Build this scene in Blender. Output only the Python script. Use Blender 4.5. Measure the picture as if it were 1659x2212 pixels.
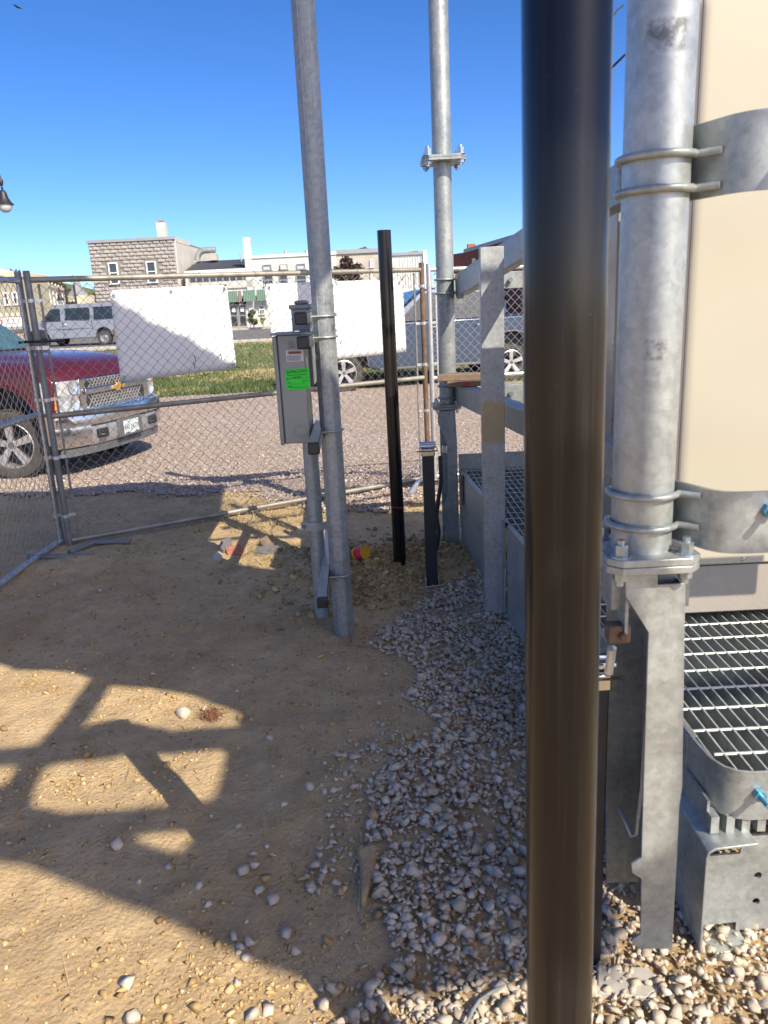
import bpy, bmesh, math, random
import numpy as np
from mathutils import Vector, Matrix
random.seed(7); rng = np.random.default_rng(7)
SC = bpy.context.scene
for o in list(bpy.data.objects): bpy.data.objects.remove(o)
COL = SC.collection
R = math.radians

# ------------------------------------------------------------------ camera
FPX, CX, CY, EYE = 1662.0, 829.5, 1106.0, 1.5
PITCH, ROLL = R(15.15), R(2.8)
fwd = np.array([0, math.cos(PITCH), -math.sin(PITCH)])
_r0 = np.array([1.0, 0, 0]); _u0 = np.cross(_r0, fwd)
EX = math.cos(ROLL)*_r0 - math.sin(ROLL)*_u0
EU = math.sin(ROLL)*_r0 + math.cos(ROLL)*_u0
CAMP = np.array([0, 0, EYE])
cam = bpy.data.cameras.new('camera'); camo = bpy.data.objects.new('camera', cam); COL.objects.link(camo)
camo.matrix_world = Matrix(((EX[0], EU[0], -fwd[0], 0), (EX[1], EU[1], -fwd[1], 0), (EX[2], EU[2], -fwd[2], EYE), (0, 0, 0, 1)))
cam.sensor_fit = 'VERTICAL'; cam.sensor_height = 36; cam.lens = 36*FPX/2212
cam.clip_start = 0.05; cam.clip_end = 2000
cam.dof.use_dof = True; cam.dof.focus_distance = 4.2; cam.dof.aperture_fstop = 8.0
SC.camera = camo

# ------------------------------------------------------------------ sky, sun, exposure
SUNV = np.array([0.69, -0.94, 1.0])
el = math.atan2(1.0, math.hypot(SUNV[0], SUNV[1])); az = math.atan2(SUNV[0], SUNV[1])
W = bpy.data.worlds.new('World'); SC.world = W; W.use_nodes = True
nt = W.node_tree; sky = nt.nodes.new('ShaderNodeTexSky'); sky.sky_type = 'NISHITA'; sky.sun_disc = False
sky.sun_elevation = el; sky.sun_rotation = az; sky.air_density = 0.42; sky.dust_density = 0.95; sky.ozone_density = 2.0
hs_ = nt.nodes.new('ShaderNodeHueSaturation'); hs_.inputs['Saturation'].default_value = 1.31; hs_.inputs['Hue'].default_value = .507
nt.links.new(sky.outputs[0], hs_.inputs['Color']); nt.links.new(hs_.outputs[0], nt.nodes['Background'].inputs[0]); nt.nodes['Background'].inputs[1].default_value = 0.15
sl = bpy.data.lights.new('sun', 'SUN'); sl.energy = 3.6; sl.angle = R(0.25); sl.color = (1.0, 0.93, 0.82)
so = bpy.data.objects.new('sun', sl); COL.objects.link(so)
so.rotation_euler = Vector(SUNV).to_track_quat('Z', 'Y').to_euler(); so.location = (6, -8, 12)
SC.view_settings.view_transform = 'Standard'; SC.view_settings.look = 'None'
SC.view_settings.gamma = 1.0; SC.view_settings.use_curve_mapping = False
SC.view_settings.exposure = 1.0
SC.view_settings.use_white_balance = True; SC.view_settings.white_balance_temperature = 7000; SC.view_settings.white_balance_tint = 10

# ------------------------------------------------------------------ measuring helpers
def _ray(x, y): return fwd*FPX + EX*(x-CX) - EU*(y-CY)
def G(x, y, z=0.0):
    d = _ray(x, y); return CAMP + d*((z-EYE)/d[2])
def V(x, y, Y):
    d = _ray(x, y); return CAMP + d*(Y/d[1])

# ------------------------------------------------------------------ mesh builder
WL = {}
class MB:
    def __init__(s): s.v = []; s.f = []
    def add(s, vs, fs):
        n = len(s.v); s.v.extend([tuple(map(float, p)) for p in vs]); s.f.extend([tuple(i+n for i in f) for f in fs]); return s
    def obox(s, c, ax, ay, az, sx, sy, sz):
        c = np.array(c, float); ax, ay, az = [np.array(a, float)/np.linalg.norm(a) for a in (ax, ay, az)]
        vs = [c + ax*sx/2*i + ay*sy/2*j + az*sz/2*k for k in (-1, 1) for j in (-1, 1) for i in (-1, 1)]
        return s.add(vs, [(0, 2, 3, 1), (4, 5, 7, 6), (0, 1, 5, 4), (2, 6, 7, 3), (0, 4, 6, 2), (1, 3, 7, 5)])
    def box(s, c, size, rz=0):
        cz, sz = math.cos(rz), math.sin(rz)
        return s.obox(c, (cz, sz, 0), (-sz, cz, 0), (0, 0, 1), *size)
    def bb(s, x0, x1, y0, y1, z0, z1):
        return s.box(((x0+x1)/2, (y0+y1)/2, (z0+z1)/2), (abs(x1-x0), abs(y1-y0), abs(z1-z0)))
    def bar(s, p0, p1, w, h, up=(0, 0, 1)):
        p0 = np.array(p0, float); p1 = np.array(p1, float); d = p1-p0; L = np.linalg.norm(d); d /= L
        side = np.cross(d, up); side /= np.linalg.norm(side); u = np.cross(side, d)
        return s.obox((p0+p1)/2, d, side, u, L, w, h)
    def ring(s, c, d, r, n, ph=0):
        d = np.array(d, float)/np.linalg.norm(d)
        a = np.array([0, 0, 1.0]) if abs(d[2]) < .9 else np.array([1.0, 0, 0])
        u = np.cross(a, d); u /= np.linalg.norm(u); w = np.cross(d, u)
        return [np.array(c) + r*(math.cos(t)*u + math.sin(t)*w) for t in (ph+2*math.pi*i/n for i in range(n))]
    def tube(s, path, r, n=8, caps=True, closed=False):
        P = [np.array(p, float) for p in path]; m = len(P)
        rs = r if isinstance(r, (list, tuple)) else [r]*m
        vs = []; u = None
        for i in range(m):
            if closed: t = P[(i+1) % m]-P[i-1]
            else: t = P[min(i+1, m-1)]-P[max(i-1, 0)]
            t /= np.linalg.norm(t)
            if u is None:
                a = np.array([0, 0, 1.0]) if abs(t[2]) < .9 else np.array([1.0, 0, 0]); u = np.cross(a, t)
            else: u = u - t*np.dot(u, t)
            u /= np.linalg.norm(u); w = np.cross(t, u)
            for k in range(n):
                a = 2*math.pi*k/n; vs.append(P[i]+rs[i]*(math.cos(a)*u+math.sin(a)*w))
        fs = []
        for i in range(m if closed else m-1):
            j = (i+1) % m
            for k in range(n):
                l = (k+1) % n; fs.append((i*n+k, i*n+l, j*n+l, j*n+k))
        if caps and not closed: fs += [tuple(range(n-1, -1, -1)), tuple((m-1)*n+k for k in range(n))]
        return s.add(vs, fs)
    def cyl(s, p0, p1, r, n=16, r2=None): return s.tube([p0, p1], [r, r if r2 is None else r2], n)
    def prism(s, poly, origin, u, v, w, t):
        """polygon in (u,v) extruded by t along w from origin"""
        o, u, v, w = [np.array(a, float) for a in (origin, u, v, w)]
        n = len(poly); vs = [o+u*a+v*b for a, b in poly] + [o+u*a+v*b+w*t for a, b in poly]
        fs = [tuple(range(n-1, -1, -1)), tuple(range(n, 2*n))] + [(i, (i+1) % n, n+(i+1) % n, n+i) for i in range(n)]
        return s.add(vs, fs)
    def strip(s, path, z0, z1, t):
        """vertical plate following a plan path (x,y); z0/z1 may be lists"""
        P = [np.array(p, float) for p in path]; m = len(P)
        zz0 = z0 if isinstance(z0, (list, tuple)) else [z0]*m; zz1 = z1 if isinstance(z1, (list, tuple)) else [z1]*m
        vs = []
        for i in range(m):
            d = P[min(i+1, m-1)]-P[max(i-1, 0)]; d /= np.linalg.norm(d); nrm = np.array([-d[1], d[0]])
            for sg in (-.5, .5):
                q = P[i]+nrm*t*sg; vs += [(q[0], q[1], zz0[i]), (q[0], q[1], zz1[i])]
        fs = []
        for i in range(m-1):
            a, b = 4*i, 4*i+4
            fs += [(a, b, b+1, a+1), (a+2, a+3, b+3, b+2), (a+1, b+1, b+3, a+3), (a, a+2, b+2, b)]
        fs += [(0, 1, 3, 2), (4*m-4, 4*m-2, 4*m-1, 4*m-3)]
        return s.add(vs, fs)
    def lathe(s, prof, c, axis, n=24):
        """prof: list of (r, h) ; axis direction"""
        c = np.array(c, float); axis = np.array(axis, float)/np.linalg.norm(axis)
        vs = []; m = len(prof)
        for r, h in prof: vs += s.ring(c+axis*h, axis, max(r, 1e-4), n)
        fs = [(i*n+k, i*n+(k+1) % n, (i+1)*n+(k+1) % n, (i+1)*n+k) for i in range(m-1) for k in range(n)]
        return s.add(vs, fs)
    def grid(s, rows):
        m, n = len(rows), len(rows[0])
        return s.add([p for r in rows for p in r], [(i*n+j, i*n+j+1, (i+1)*n+j+1, (i+1)*n+j) for i in range(m-1) for j in range(n-1)])
    def build(s, name, mat, parent=None, smooth=False, bevel=0, seg=2, solid=0, normals=True):
        V_ = np.array(s.v); c = (V_.min(0)+V_.max(0))/2
        if parent is None: c[2] = V_[:, 2].min()
        me = bpy.data.meshes.new(name); me.from_pydata([tuple(p-c) for p in V_], [], s.f)
        if normals:
            bm = bmesh.new(); bm.from_mesh(me); bmesh.ops.recalc_face_normals(bm, faces=bm.faces); bm.to_mesh(me); bm.free()
        me.materials.append(mat)
        if smooth:
            me.polygons.foreach_set('use_smooth', [True]*len(me.polygons))
            me.set_sharp_from_angle(angle=R(40))
        o = bpy.data.objects.new(name, me); COL.objects.link(o)
        pw = np.zeros(3)
        if parent is not None: o.parent = parent; pw = WL[parent.name]
        o.location = tuple(c-pw); WL[o.name] = c
        if bevel:
            b = o.modifiers.new('bevel', 'BEVEL'); b.width = bevel; b.segments = seg; b.limit_method = 'ANGLE'; b.angle_limit = R(35)
            if not smooth:
                me.polygons.foreach_set('use_smooth', [True]*len(me.polygons)); me.set_sharp_from_angle(angle=R(30))
        return o

def tag(o, label=None, cat=None, group=None, kind=None):
    if label: o['label'] = label
    if cat: o['category'] = cat
    if group: o['group'] = group
    if kind: o['kind'] = kind
    return o
def thing(name, label, cat, loc=(0, 0, 0), group=None):
    o = bpy.data.objects.new(name, None); COL.objects.link(o); o.location = loc; o.empty_display_size = .1
    WL[o.name] = np.array(loc, float); return tag(o, label, cat, group)
def big_mesh(name, v, f, mat, kind=None, label=None, cat=None, parent=None, attr=None, smooth=False):
    """numpy mesh; f is an (n,k) array"""
    me = bpy.data.meshes.new(name); v = np.asarray(v, np.float32); f = np.asarray(f, np.int32)
    me.vertices.add(len(v)); me.vertices.foreach_set('co', v.ravel())
    k = f.shape[1]; me.loops.add(f.size); me.loops.foreach_set('vertex_index', f.ravel())
    me.polygons.add(len(f)); me.polygons.foreach_set('loop_start', np.arange(len(f), dtype=np.int32)*k)
    me.polygons.foreach_set('loop_total', np.full(len(f), k, np.int32))
    if smooth: me.polygons.foreach_set('use_smooth', np.ones(len(f), bool))
    me.update(calc_edges=True); me.validate()
    if attr is not None:
        a = me.attributes.new('tint', 'FLOAT', 'POINT'); a.data.foreach_set('value', np.asarray(attr, np.float32))
    me.materials.append(mat)
    o = bpy.data.objects.new(name, me); COL.objects.link(o); WL[o.name] = np.zeros(3)
    if parent is not None: o.parent = parent; o.location = tuple(-WL[parent.name])
    return tag(o, label, cat, None, kind)

# ------------------------------------------------------------------ materials
def newmat(name):
    m = bpy.data.materials.new(name); m.use_nodes = True; n = m.node_tree.nodes
    return m, n, m.node_tree.links, n['Principled BSDF']
def noise(n, l, scale, detail=6, rough=.6, vec=None, dist=0):
    t = n.new('ShaderNodeTexNoise'); t.inputs['Scale'].default_value = scale; t.inputs['Detail'].default_value = detail
    t.inputs['Roughness'].default_value = rough; t.inputs['Distortion'].default_value = dist
    if vec: l.new(vec, t.inputs['Vector'])
    return t.outputs['Fac']
def ramp(n, l, fac, stops):
    r = n.new('ShaderNodeValToRGB'); e = r.color_ramp.elements
    while len(e) < len(stops): e.new(.5)
    for i, (p, c) in enumerate(stops):
        e[i].position = p; e[i].color = (c if len(c) == 4 else (*c, 1)) if isinstance(c, tuple) else (c, c, c, 1)
    l.new(fac, r.inputs['Fac']); return r.outputs['Color']
def mix(n, l, fac, a, b, mode='MIX'):
    x = n.new('ShaderNodeMix'); x.data_type = 'RGBA'; x.blend_type = mode
    for sock, val in ((x.inputs[0], fac), (x.inputs[6], a), (x.inputs[7], b)):
        if hasattr(val, 'is_linked'): l.new(val, sock)
        elif isinstance(val, tuple): sock.default_value = (*val, 1) if len(val) == 3 else val
        else: sock.default_value = val
    return x.outputs[2]
def bump(n, l, p, h, strength=.3, dist=.01):
    b = n.new('ShaderNodeBump'); b.inputs['Strength'].default_value = strength; b.inputs['Distance'].default_value = dist
    l.new(h, b.inputs['Height']); l.new(b.outputs[0], p.inputs['Normal'])
def coords(n, kind='Object'):
    return n.new('ShaderNodeTexCoord').outputs[kind]
def geo_pos(n): return n.new('ShaderNodeNewGeometry').outputs['Position']
def mapping(n, l, vec, scale):
    m = n.new('ShaderNodeMapping'); m.inputs['Scale'].default_value = scale; l.new(vec, m.inputs['Vector']); return m.outputs[0]

def plain(name, col, rough=.6, metal=0, var=.12, scale=14, bmp=.05, coat=0, bdist=.003, spec=.5):
    m, n, l, p = newmat(name); pos = geo_pos(n)
    f = noise(n, l, scale, 6, .65, pos)
    lo = tuple(c*(1-var) for c in col); hi = tuple(min(1, c*(1+var)) for c in col)
    l.new(ramp(n, l, f, [(.3, lo), (.7, hi)]), p.inputs['Base Color'])
    l.new(ramp(n, l, noise(n, l, scale*2.3, 5, .6, pos), [(.3, max(0, rough-.08)), (.7, min(1, rough+.08))]), p.inputs['Roughness'])
    p.inputs['Metallic'].default_value = metal; p.inputs['Coat Weight'].default_value = coat; p.inputs['Specular IOR Level'].default_value = spec
    if bmp: bump(n, l, p, noise(n, l, scale*4, 5, .6, pos), bmp, bdist)
    return m
def galvanised(name, dark=(.24, .265, .26), light=(.47, .51, .49), rough=.46, metal=.55, streak=False, stains=None, rust=None, patches=()):
    m, n, l, p = newmat(name); pos = geo_pos(n)
    v = n.new('ShaderNodeTexVoronoi'); v.inputs['Scale'].default_value = 60; l.new(pos, v.inputs['Vector'])
    f1 = noise(n, l, 7, 8, .68, pos, .4); f2 = noise(n, l, 60, 4, .6, pos)
    c = ramp(n, l, f1, [(.28, dark), (.72, light)])
    bwv = n.new('ShaderNodeRGBToBW'); l.new(v.outputs['Color'], bwv.inputs[0]); c = mix(n, l, .3, c, ramp(n, l, bwv.outputs[0], [(.2, .18), (.8, .8)]), 'SOFT_LIGHT')
    c = mix(n, l, .35, c, ramp(n, l, f2, [(.35, (.29, .31, .31)), (.65, (.50, .53, .52))]))
    dr = noise(n, l, 1.0, 6, .65, mapping(n, l, pos, (45, 45, 4)))
    c = mix(n, l, ramp(n, l, dr, [(.58, .0), (.72, .30)]), c, (.27, .28, .28))
    if streak:
        st = noise(n, l, 1.0, 7, .7, mapping(n, l, pos, (60, 60, 3)))
        c = mix(n, l, ramp(n, l, st, [(.55, .0), (.75, .45)]), c, (.68, .69, .68))
    th = .57
    if stains and len(stains) > 4: th = stains[4]; stains = stains[:4]
    if stains:   # smudges of grime at a given height band
        z0, z1, sc, colr = stains
        sep = n.new('ShaderNodeSeparateXYZ'); l.new(pos, sep.inputs[0])
        mr = n.new('ShaderNodeMapRange'); mr.inputs[1].default_value = z0; mr.inputs[2].default_value = z1; l.new(sep.outputs[2], mr.inputs[0])
        band = ramp(n, l, mr.outputs[0], [(0, 0.0), (.12, 1.0), (.88, 1.0), (1, 0.0)])
        blot = ramp(n, l, noise(n, l, sc, 4, .6, pos), [(th, 0.0), (th+.1, .7)])
        mm = n.new('ShaderNodeMath'); mm.operation = 'MULTIPLY'; l.new(band, mm.inputs[0]); l.new(blot, mm.inputs[1])
        c = mix(n, l, mm.outputs[0], c, colr)
    for (z0, z1, x0, x1) in patches:   # scuffed tape marks
        sep = n.new('ShaderNodeSeparateXYZ'); l.new(pos, sep.inputs[0]); prod = None
        for sock, a, b_ in ((2, z0, z1), (0, x0, x1)):
            mr = n.new('ShaderNodeMapRange'); mr.inputs[1].default_value = a; mr.inputs[2].default_value = b_; l.new(sep.outputs[sock], mr.inputs[0])
            bd = ramp(n, l, mr.outputs[0], [(0, 0.0), (.12, 1.0), (.88, 1.0), (1, 0.0)])
            if prod is None: prod = bd
            else:
                mm = n.new('ShaderNodeMath'); mm.operation = 'MULTIPLY'; l.new(prod, mm.inputs[0]); l.new(bd, mm.inputs[1]); prod = mm.outputs[0]
        mm = n.new('ShaderNodeMath'); mm.operation = 'MULTIPLY'; l.new(prod, mm.inputs[0]); l.new(ramp(n, l, noise(n, l, 45, 5, .7, pos), [(.42, 0.0), (.60, .85)]), mm.inputs[1])
        c = mix(n, l, mm.outputs[0], c, (.13, .13, .125))
    spots = ramp(n, l, noise(n, l, 26, 6, .75, pos), [(.66, 0.0), (.74, .55)])
    c = mix(n, l, spots, c, (.17, .165, .155) if not rust else rust)
    l.new(c, p.inputs['Base Color']); p.inputs['Metallic'].default_value = metal
    l.new(ramp(n, l, f1, [(.3, rough-.1), (.7, rough+.14)]), p.inputs['Roughness'])
    bump(n, l, p, noise(n, l, 130, 4, .6, pos), .12, .002)
    return m
M = {}
M['galv'] = galvanised('galvanised_steel')
M['galv_streak'] = galvanised('weathered_galvanised_steel', (.22, .235, .25), (.44, .46, .48), .5, .5, True)
M['galv_yellow'] = galvanised('stained_galvanised_steel', (.24, .255, .27), (.46, .48, .49), .5, .5, True, (.84, 1.06, 3.5, (.40, .29, .12), .40))
M['galv_post'] = galvanised('smudged_galvanised_steel', (.18, .20, .21), (.32, .345, .355), .48, .5, False, (1.12, 1.62, 11, (.10, .105, .11), .53))
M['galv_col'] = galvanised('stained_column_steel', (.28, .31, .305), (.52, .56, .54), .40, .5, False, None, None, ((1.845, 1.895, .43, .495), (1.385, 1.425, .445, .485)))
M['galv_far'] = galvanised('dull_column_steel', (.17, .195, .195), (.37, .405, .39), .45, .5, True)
M['rail_old'] = plain('old_fence_rail', (.27, .25, .21), .55, .4, .35, 9, .1)
M['rust'] = plain('rusty_pipe', (.14, .09, .06), .75, .2, .45, 22, .2)
M['wire'] = plain('zinc_wire', (.36, .35, .33), .42, .6, .2, 30, 0)
M['wire_new'] = plain('new_zinc_wire', (.62, .62, .60), .36, .7, .1, 30, 0)
M['fence_dark'] = plain('weathered_fence_pipe', (.20, .205, .205), .5, .45, .3, 9, .08)
M['fence_new'] = plain('bright_zinc_pipe', (.60, .61, .60), .35, .75, .12, 20, .04)
M['bolt'] = plain('zinc_bolt', (.42, .50, .55), .32, .8, .15, 60, .05)
M['bluebolt'] = plain('blue_zinc_bolt', (.13, .36, .52), .35, .7, .15, 60, .05)
M['blackcap'] = plain('black_plastic', (.018, .018, .02), .4, 0, .3, 30, .05)
M['sign'] = plain('white_panel', (.80, .80, .79), .5, 0, .03, 3, .02)
M['grey_box'] = plain('grey_enamel', (.25, .262, .25), .42, .15, .05, 6, .02)
M['green'] = plain('green_sticker', (.02, .62, .045), .7, 0, .05, 20, 0)
M['labelwhite'] = plain('white_label', (.55, .56, .57), .5, 0, .04, 20, 0)
M['orange'] = plain('orange_label', (.50, .14, .05), .5, 0, .08, 30, 0)
M['ink'] = plain('black_ink', (.012, .02, .014), .8, 0, .1, 30, 0)
M['wood'] = plain('weathered_wood', (.20, .145, .10), .8, 0, .35, 18, .3)
M['pink'] = plain('pink_string', (.85, .05, .13), .7, 0, .12, 90, .4)
M['yellow'] = plain('yellow_plastic', (.75, .42, .03), .45, 0, .06, 20, 0)
M['brick_red'] = plain('broken_brick', (.33, .13, .08), .9, 0, .3, 40, .4)
M['slate'] = plain('slate_piece', (.16, .15, .145), .8, 0, .25, 30, .4)
M['concrete'] = plain('concrete', (.42, .39, .34), .9, 0, .15, 26, .3)
M['rubber'] = plain('black_rubber', (.03, .03, .031), .7, 0, .35, 24, .1)
M['tyre'] = plain('dusty_tyre', (.055, .051, .046), .8, 0, .35, 12, .15)
M['chrome'] = plain('chrome', (.62, .63, .64), .16, 1, .06, 20, 0)
M['alloy'] = plain('alloy_wheel', (.58, .57, .55), .33, .75, .12, 18, .03)
M['silver'] = plain('silver_paint', (.36, .37, .39), .38, .45, .05, 3, 0, .4)
M['white_paint'] = plain('white_paint', (.75, .75, .76), .35, 0, .03, 4, 0, .3)
M['glass_dark'] = plain('tinted_glass', (.022, .03, .032), .06, 0, .1, 3, 0, .5)
M['glass_teal'] = plain('windscreen_glass', (.05, .12, .15), .05, 0, .3, 2.5, 0, .6)
M['amber'] = plain('amber_lens', (.75, .26, .05), .2, 0, .05, 30, 0, .5)
M['redlens'] = plain('red_lens', (.45, .02, .02), .2, 0, .05, 30, 0, .5)
M['gold'] = plain('gold_badge', (.62, .36, .10), .3, .5, .05, 30, 0)
M['blackpaint'] = plain('satin_black', (.02, .02, .022), .5, 0, .2, 14, .03)
M['grey_plastic'] = plain('grey_plastic', (.10, .105, .11), .55, 0, .1, 14, .05)
M['teal'] = plain('teal_print', (.08, .42, .34), .6, 0, .1, 50, 0)
M['rustbrown'] = plain('reddish_fibre', (.19, .085, .045), .9, 0, .3, 60, .2)

def carpaint(name, col, flake=.3):
    m, n, l, p = newmat(name); pos = geo_pos(n)
    c = mix(n, l, ramp(n, l, noise(n, l, 3, 6, .7, pos), [(.35, 0.0), (.75, .22)]), col, tuple(min(1, c*1.25+.012) for c in col))
    l.new(c, p.inputs['Base Color']); p.inputs['Metallic'].default_value = flake; p.inputs['Roughness'].default_value = .36
    p.inputs['Coat Weight'].default_value = .6; p.inputs['Coat Roughness'].default_value = .1
    return m
M['red'] = carpaint('dark_red_paint', (.092, .009, .015))
M['blue'] = carpaint('dark_blue_paint', (.008, .026, .062))

def black_pipe():
    m, n, l, p = newmat('black_pipe_steel'); pos = geo_pos(n)
    st = noise(n, l, 1.0, 6, .6, mapping(n, l, pos, (70, 70, 1.1)))
    c = ramp(n, l, st, [(.3, (.004, .004, .005)), (.55, (.011, .010, .010)), (.78, (.045, .038, .032))])
    dust = ramp(n, l, noise(n, l, 110, 6, .8, pos), [(.64, 0.0), (.74, .5)])
    l.new(mix(n, l, dust, c, (.16, .14, .12)), p.inputs['Base Color'])
    l.new(ramp(n, l, st, [(.3, .12), (.75, .34)]), p.inputs['Roughness']); p.inputs['Specular IOR Level'].default_value = .32
    bump(n, l, p, st, .08, .002); p.inputs['Coat Weight'].default_value = .15; p.inputs['Coat Roughness'].default_value = .12
    return m
M['black_pipe'] = black_pipe()

def cabinet_mat():
    m, n, l, p = newmat('beige_enamel'); pos = geo_pos(n)
    c = ramp(n, l, noise(n, l, 1.6, 4, .5, pos), [(.3, (.405, .378, .295)), (.7, (.435, .41, .325))])
    sp = ramp(n, l, noise(n, l, 24, 6, .8, pos), [(.74, 0.0), (.82, .5)])
    l.new(mix(n, l, sp, c, (.72, .69, .6)), p.inputs['Base Color']); p.inputs['Roughness'].default_value = .42
    bump(n, l, p, noise(n, l, 260, 2, .5, pos), .05, .001); return m
M['cabinet'] = cabinet_mat()
M['cab_grey'] = plain('taupe_enamel', (.33, .30, .26), .3, 0, .05, 3, .02, .2)

def dirt_mat():
    m, n, l, p = newmat('dirt'); pos = geo_pos(n)
    a = noise(n, l, 1.3, 8, .65, pos, .3); b = noise(n, l, 9, 9, .7, pos); g = noise(n, l, 75, 6, .75, pos)
    c = ramp(n, l, a, [(.3, (.36, .25, .135)), (.5, (.51, .375, .215)), (.72, (.63, .485, .29))])
    c = mix(n, l, .45, c, ramp(n, l, b, [(.3, (.24, .155, .08)), (.55, (.47, .33, .18)), (.75, (.66, .505, .29))]))
    c = mix(n, l, ramp(n, l, g, [(.52, 0.0), (.72, .55)]), c, (.62, .49, .28))
    red = ramp(n, l, noise(n, l, .9, 5, .6, pos, .6), [(.58, 0.0), (.72, .4)])
    c = mix(n, l, red, c, (.30, .15, .065))
    l.new(c, p.inputs['Base Color']); p.inputs['Roughness'].default_value = .95; p.inputs['Specular IOR Level'].default_value = .2
    h = n.new('ShaderNodeMath'); h.operation = 'MULTIPLY_ADD'; l.new(g, h.inputs[0]); h.inputs[1].default_value = .5; l.new(noise(n, l, 28, 8, .72, pos), h.inputs[2])
    vc = n.new('ShaderNodeTexVoronoi'); vc.inputs['Scale'].default_value = 70; l.new(pos, vc.inputs['Vector'])
    h2 = n.new('ShaderNodeMath'); h2.operation = 'MULTIPLY_ADD'; l.new(vc.outputs['Distance'], h2.inputs[0]); h2.inputs[1].default_value = -.35; l.new(h.outputs[0], h2.inputs[2])
    bump(n, l, p, h2.outputs[0], .8, .014); return m
M['dirt'] = dirt_mat()
def clod_mat(name, stops, extra=30):
    m, n, l, p = newmat(name); pos = geo_pos(n)
    at = n.new('ShaderNodeAttribute'); at.attribute_name = 'tint'
    c = ramp(n, l, at.outputs['Fac'], stops)
    c = mix(n, l, .35, c, ramp(n, l, noise(n, l, extra, 7, .7, pos), [(.3, (.2, .2, .2)), (.7, (.8, .8, .8))]), 'OVERLAY')
    l.new(c, p.inputs['Base Color']); p.inputs['Roughness'].default_value = .92; p.inputs['Specular IOR Level'].default_value = .25
    bump(n, l, p, noise(n, l, 110, 7, .75, pos), .7, .004); return m
M['clod'] = clod_mat('soil_crumbs', [(0, (.26, .165, .075)), (.5, (.48, .335, .155)), (.85, (.63, .47, .245)), (1, (.66, .56, .38))])
M['stone'] = clod_mat('crushed_limestone', [(0, (.29, .215, .14)), (.12, (.40, .32, .23)), (.45, (.50, .425, .33)), (.75, (.57, .495, .395)), (.93, (.65, .58, .48)), (1, (.46, .31, .16))], 22)
M['lotstone'] = clod_mat('lot_gravel', [(0, (.22, .17, .14)), (.3, (.34, .27, .225)), (.7, (.45, .375, .325)), (1, (.60, .54, .48))], 18)
def lot_mat():
    m, n, l, p = newmat('gravel_lot'); pos = geo_pos(n)
    v = n.new('ShaderNodeTexVoronoi'); v.inputs['Scale'].default_value = 26; l.new(pos, v.inputs['Vector'])
    c = ramp(n, l, v.outputs['Color'], [(.1, (.19, .145, .115)), (.5, (.325, .26, .215)), (.9, (.46, .385, .33))])
    c = mix(n, l, ramp(n, l, noise(n, l, .55, 6, .6, pos, .5), [(.4, 0.0), (.7, .55)]), c, (.30, .21, .145))
    c = mix(n, l, ramp(n, l, noise(n, l, 60, 5, .7, pos), [(.5, 0.0), (.75, .5)]), c, (.50, .44, .38))
    l.new(c, p.inputs['Base Color']); p.inputs['Roughness'].default_value = .95
    bump(n, l, p, v.outputs['Distance'], .8, .02); return m
M['lot'] = lot_mat()
M['lawn'] = plain('lawn_soil', (.10, .12, .035), .95, 0, .4, 2.5, .6, 0, .05)
M['asphalt'] = plain('asphalt', (.13, .125, .12), .9, 0, .15, 6, .2)
M['pave'] = plain('pavement_concrete', (.43, .34, .25), .9, 0, .1, 5, .1)
def leafmat(name, stops, trans=.25):
    m, n, l, p = newmat(name); oi = n.new('ShaderNodeAttribute'); oi.attribute_name = 'tint'
    l.new(ramp(n, l, oi.outputs['Fac'], stops), p.inputs['Base Color']); p.inputs['Roughness'].default_value = .6
    p.inputs['Transmission Weight'].default_value = 0; p.inputs['Subsurface Weight'].default_value = 0
    return m
M['grass'] = leafmat('lawn_grass', [(0, (.035, .065, .012)), (.6, (.10, .14, .03)), (.85, (.20, .20, .06)), (1, (.34, .29, .12))])
M['straw'] = leafmat('dry_grass', [(0, (.10, .12, .03)), (.35, (.30, .23, .10)), (1, (.52, .42, .22))])
M['leaf_green'] = leafmat('green_leaves', [(0, (.03, .045, .012)), (.6, (.075, .09, .025)), (1, (.14, .13, .05))])
M['leaf_olive'] = leafmat('olive_autumn_leaves', [(0, (.045, .05, .014)), (.6, (.10, .085, .026)), (.85, (.18, .10, .03)), (1, (.24, .11, .035))])
M['leaf_red'] = leafmat('maroon_leaves', [(0, (.025, .03, .016)), (.6, (.06, .04, .03)), (1, (.17, .05, .05))])
M['leaf_orange'] = leafmat('orange_leaves', [(0, (.20, .07, .02)), (.6, (.42, .13, .03)), (1, (.60, .24, .07))])
M['bark'] = plain('bark', (.09, .07, .055), .9, 0, .3, 20, .3)

# building materials
M['cream'] = plain('cream_render', (.50, .465, .36), .85, 0, .06, .8, .05)
M['olive_wall'] = plain('olive_render', (.32, .31, .23), .85, 0, .06, .8, .05)
M['block'] = plain('rusticated_block', (.335, .315, .29), .9, 0, .2, 2.2, .25, 0, .05)
M['mortar'] = plain('block_mortar', (.20, .19, .175), .95, 0, .1, 4, .1)
M['sidewall'] = plain('rendered_side_wall', (.52, .49, .44), .9, 0, .12, 1.2, .1)
M['darkroof'] = plain('dark_roofing', (.045, .05, .058), .7, 0, .2, 1.5, .1)
M['trimwhite'] = plain('white_trim', (.70, .69, .66), .6, 0, .05, 2, 0)
M['pane'] = plain('window_glass', (.035, .045, .055), .08, 0, .3, .8, 0, .3)
M['curtain'] = plain('window_blind', (.42, .44, .43), .8, 0, .1, 3, 0)
M['gutter'] = plain('grey_coping', (.30, .31, .31), .6, .2, .1, 2, 0)
M['stucco'] = plain('beige_stucco', (.42, .385, .33), .9, 0, .14, 1.4, .2, 0, .03)
M['metalwhite'] = plain('white_sheet_metal', (.66, .67, .62), .5, .1, .05, 2, 0)
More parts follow.
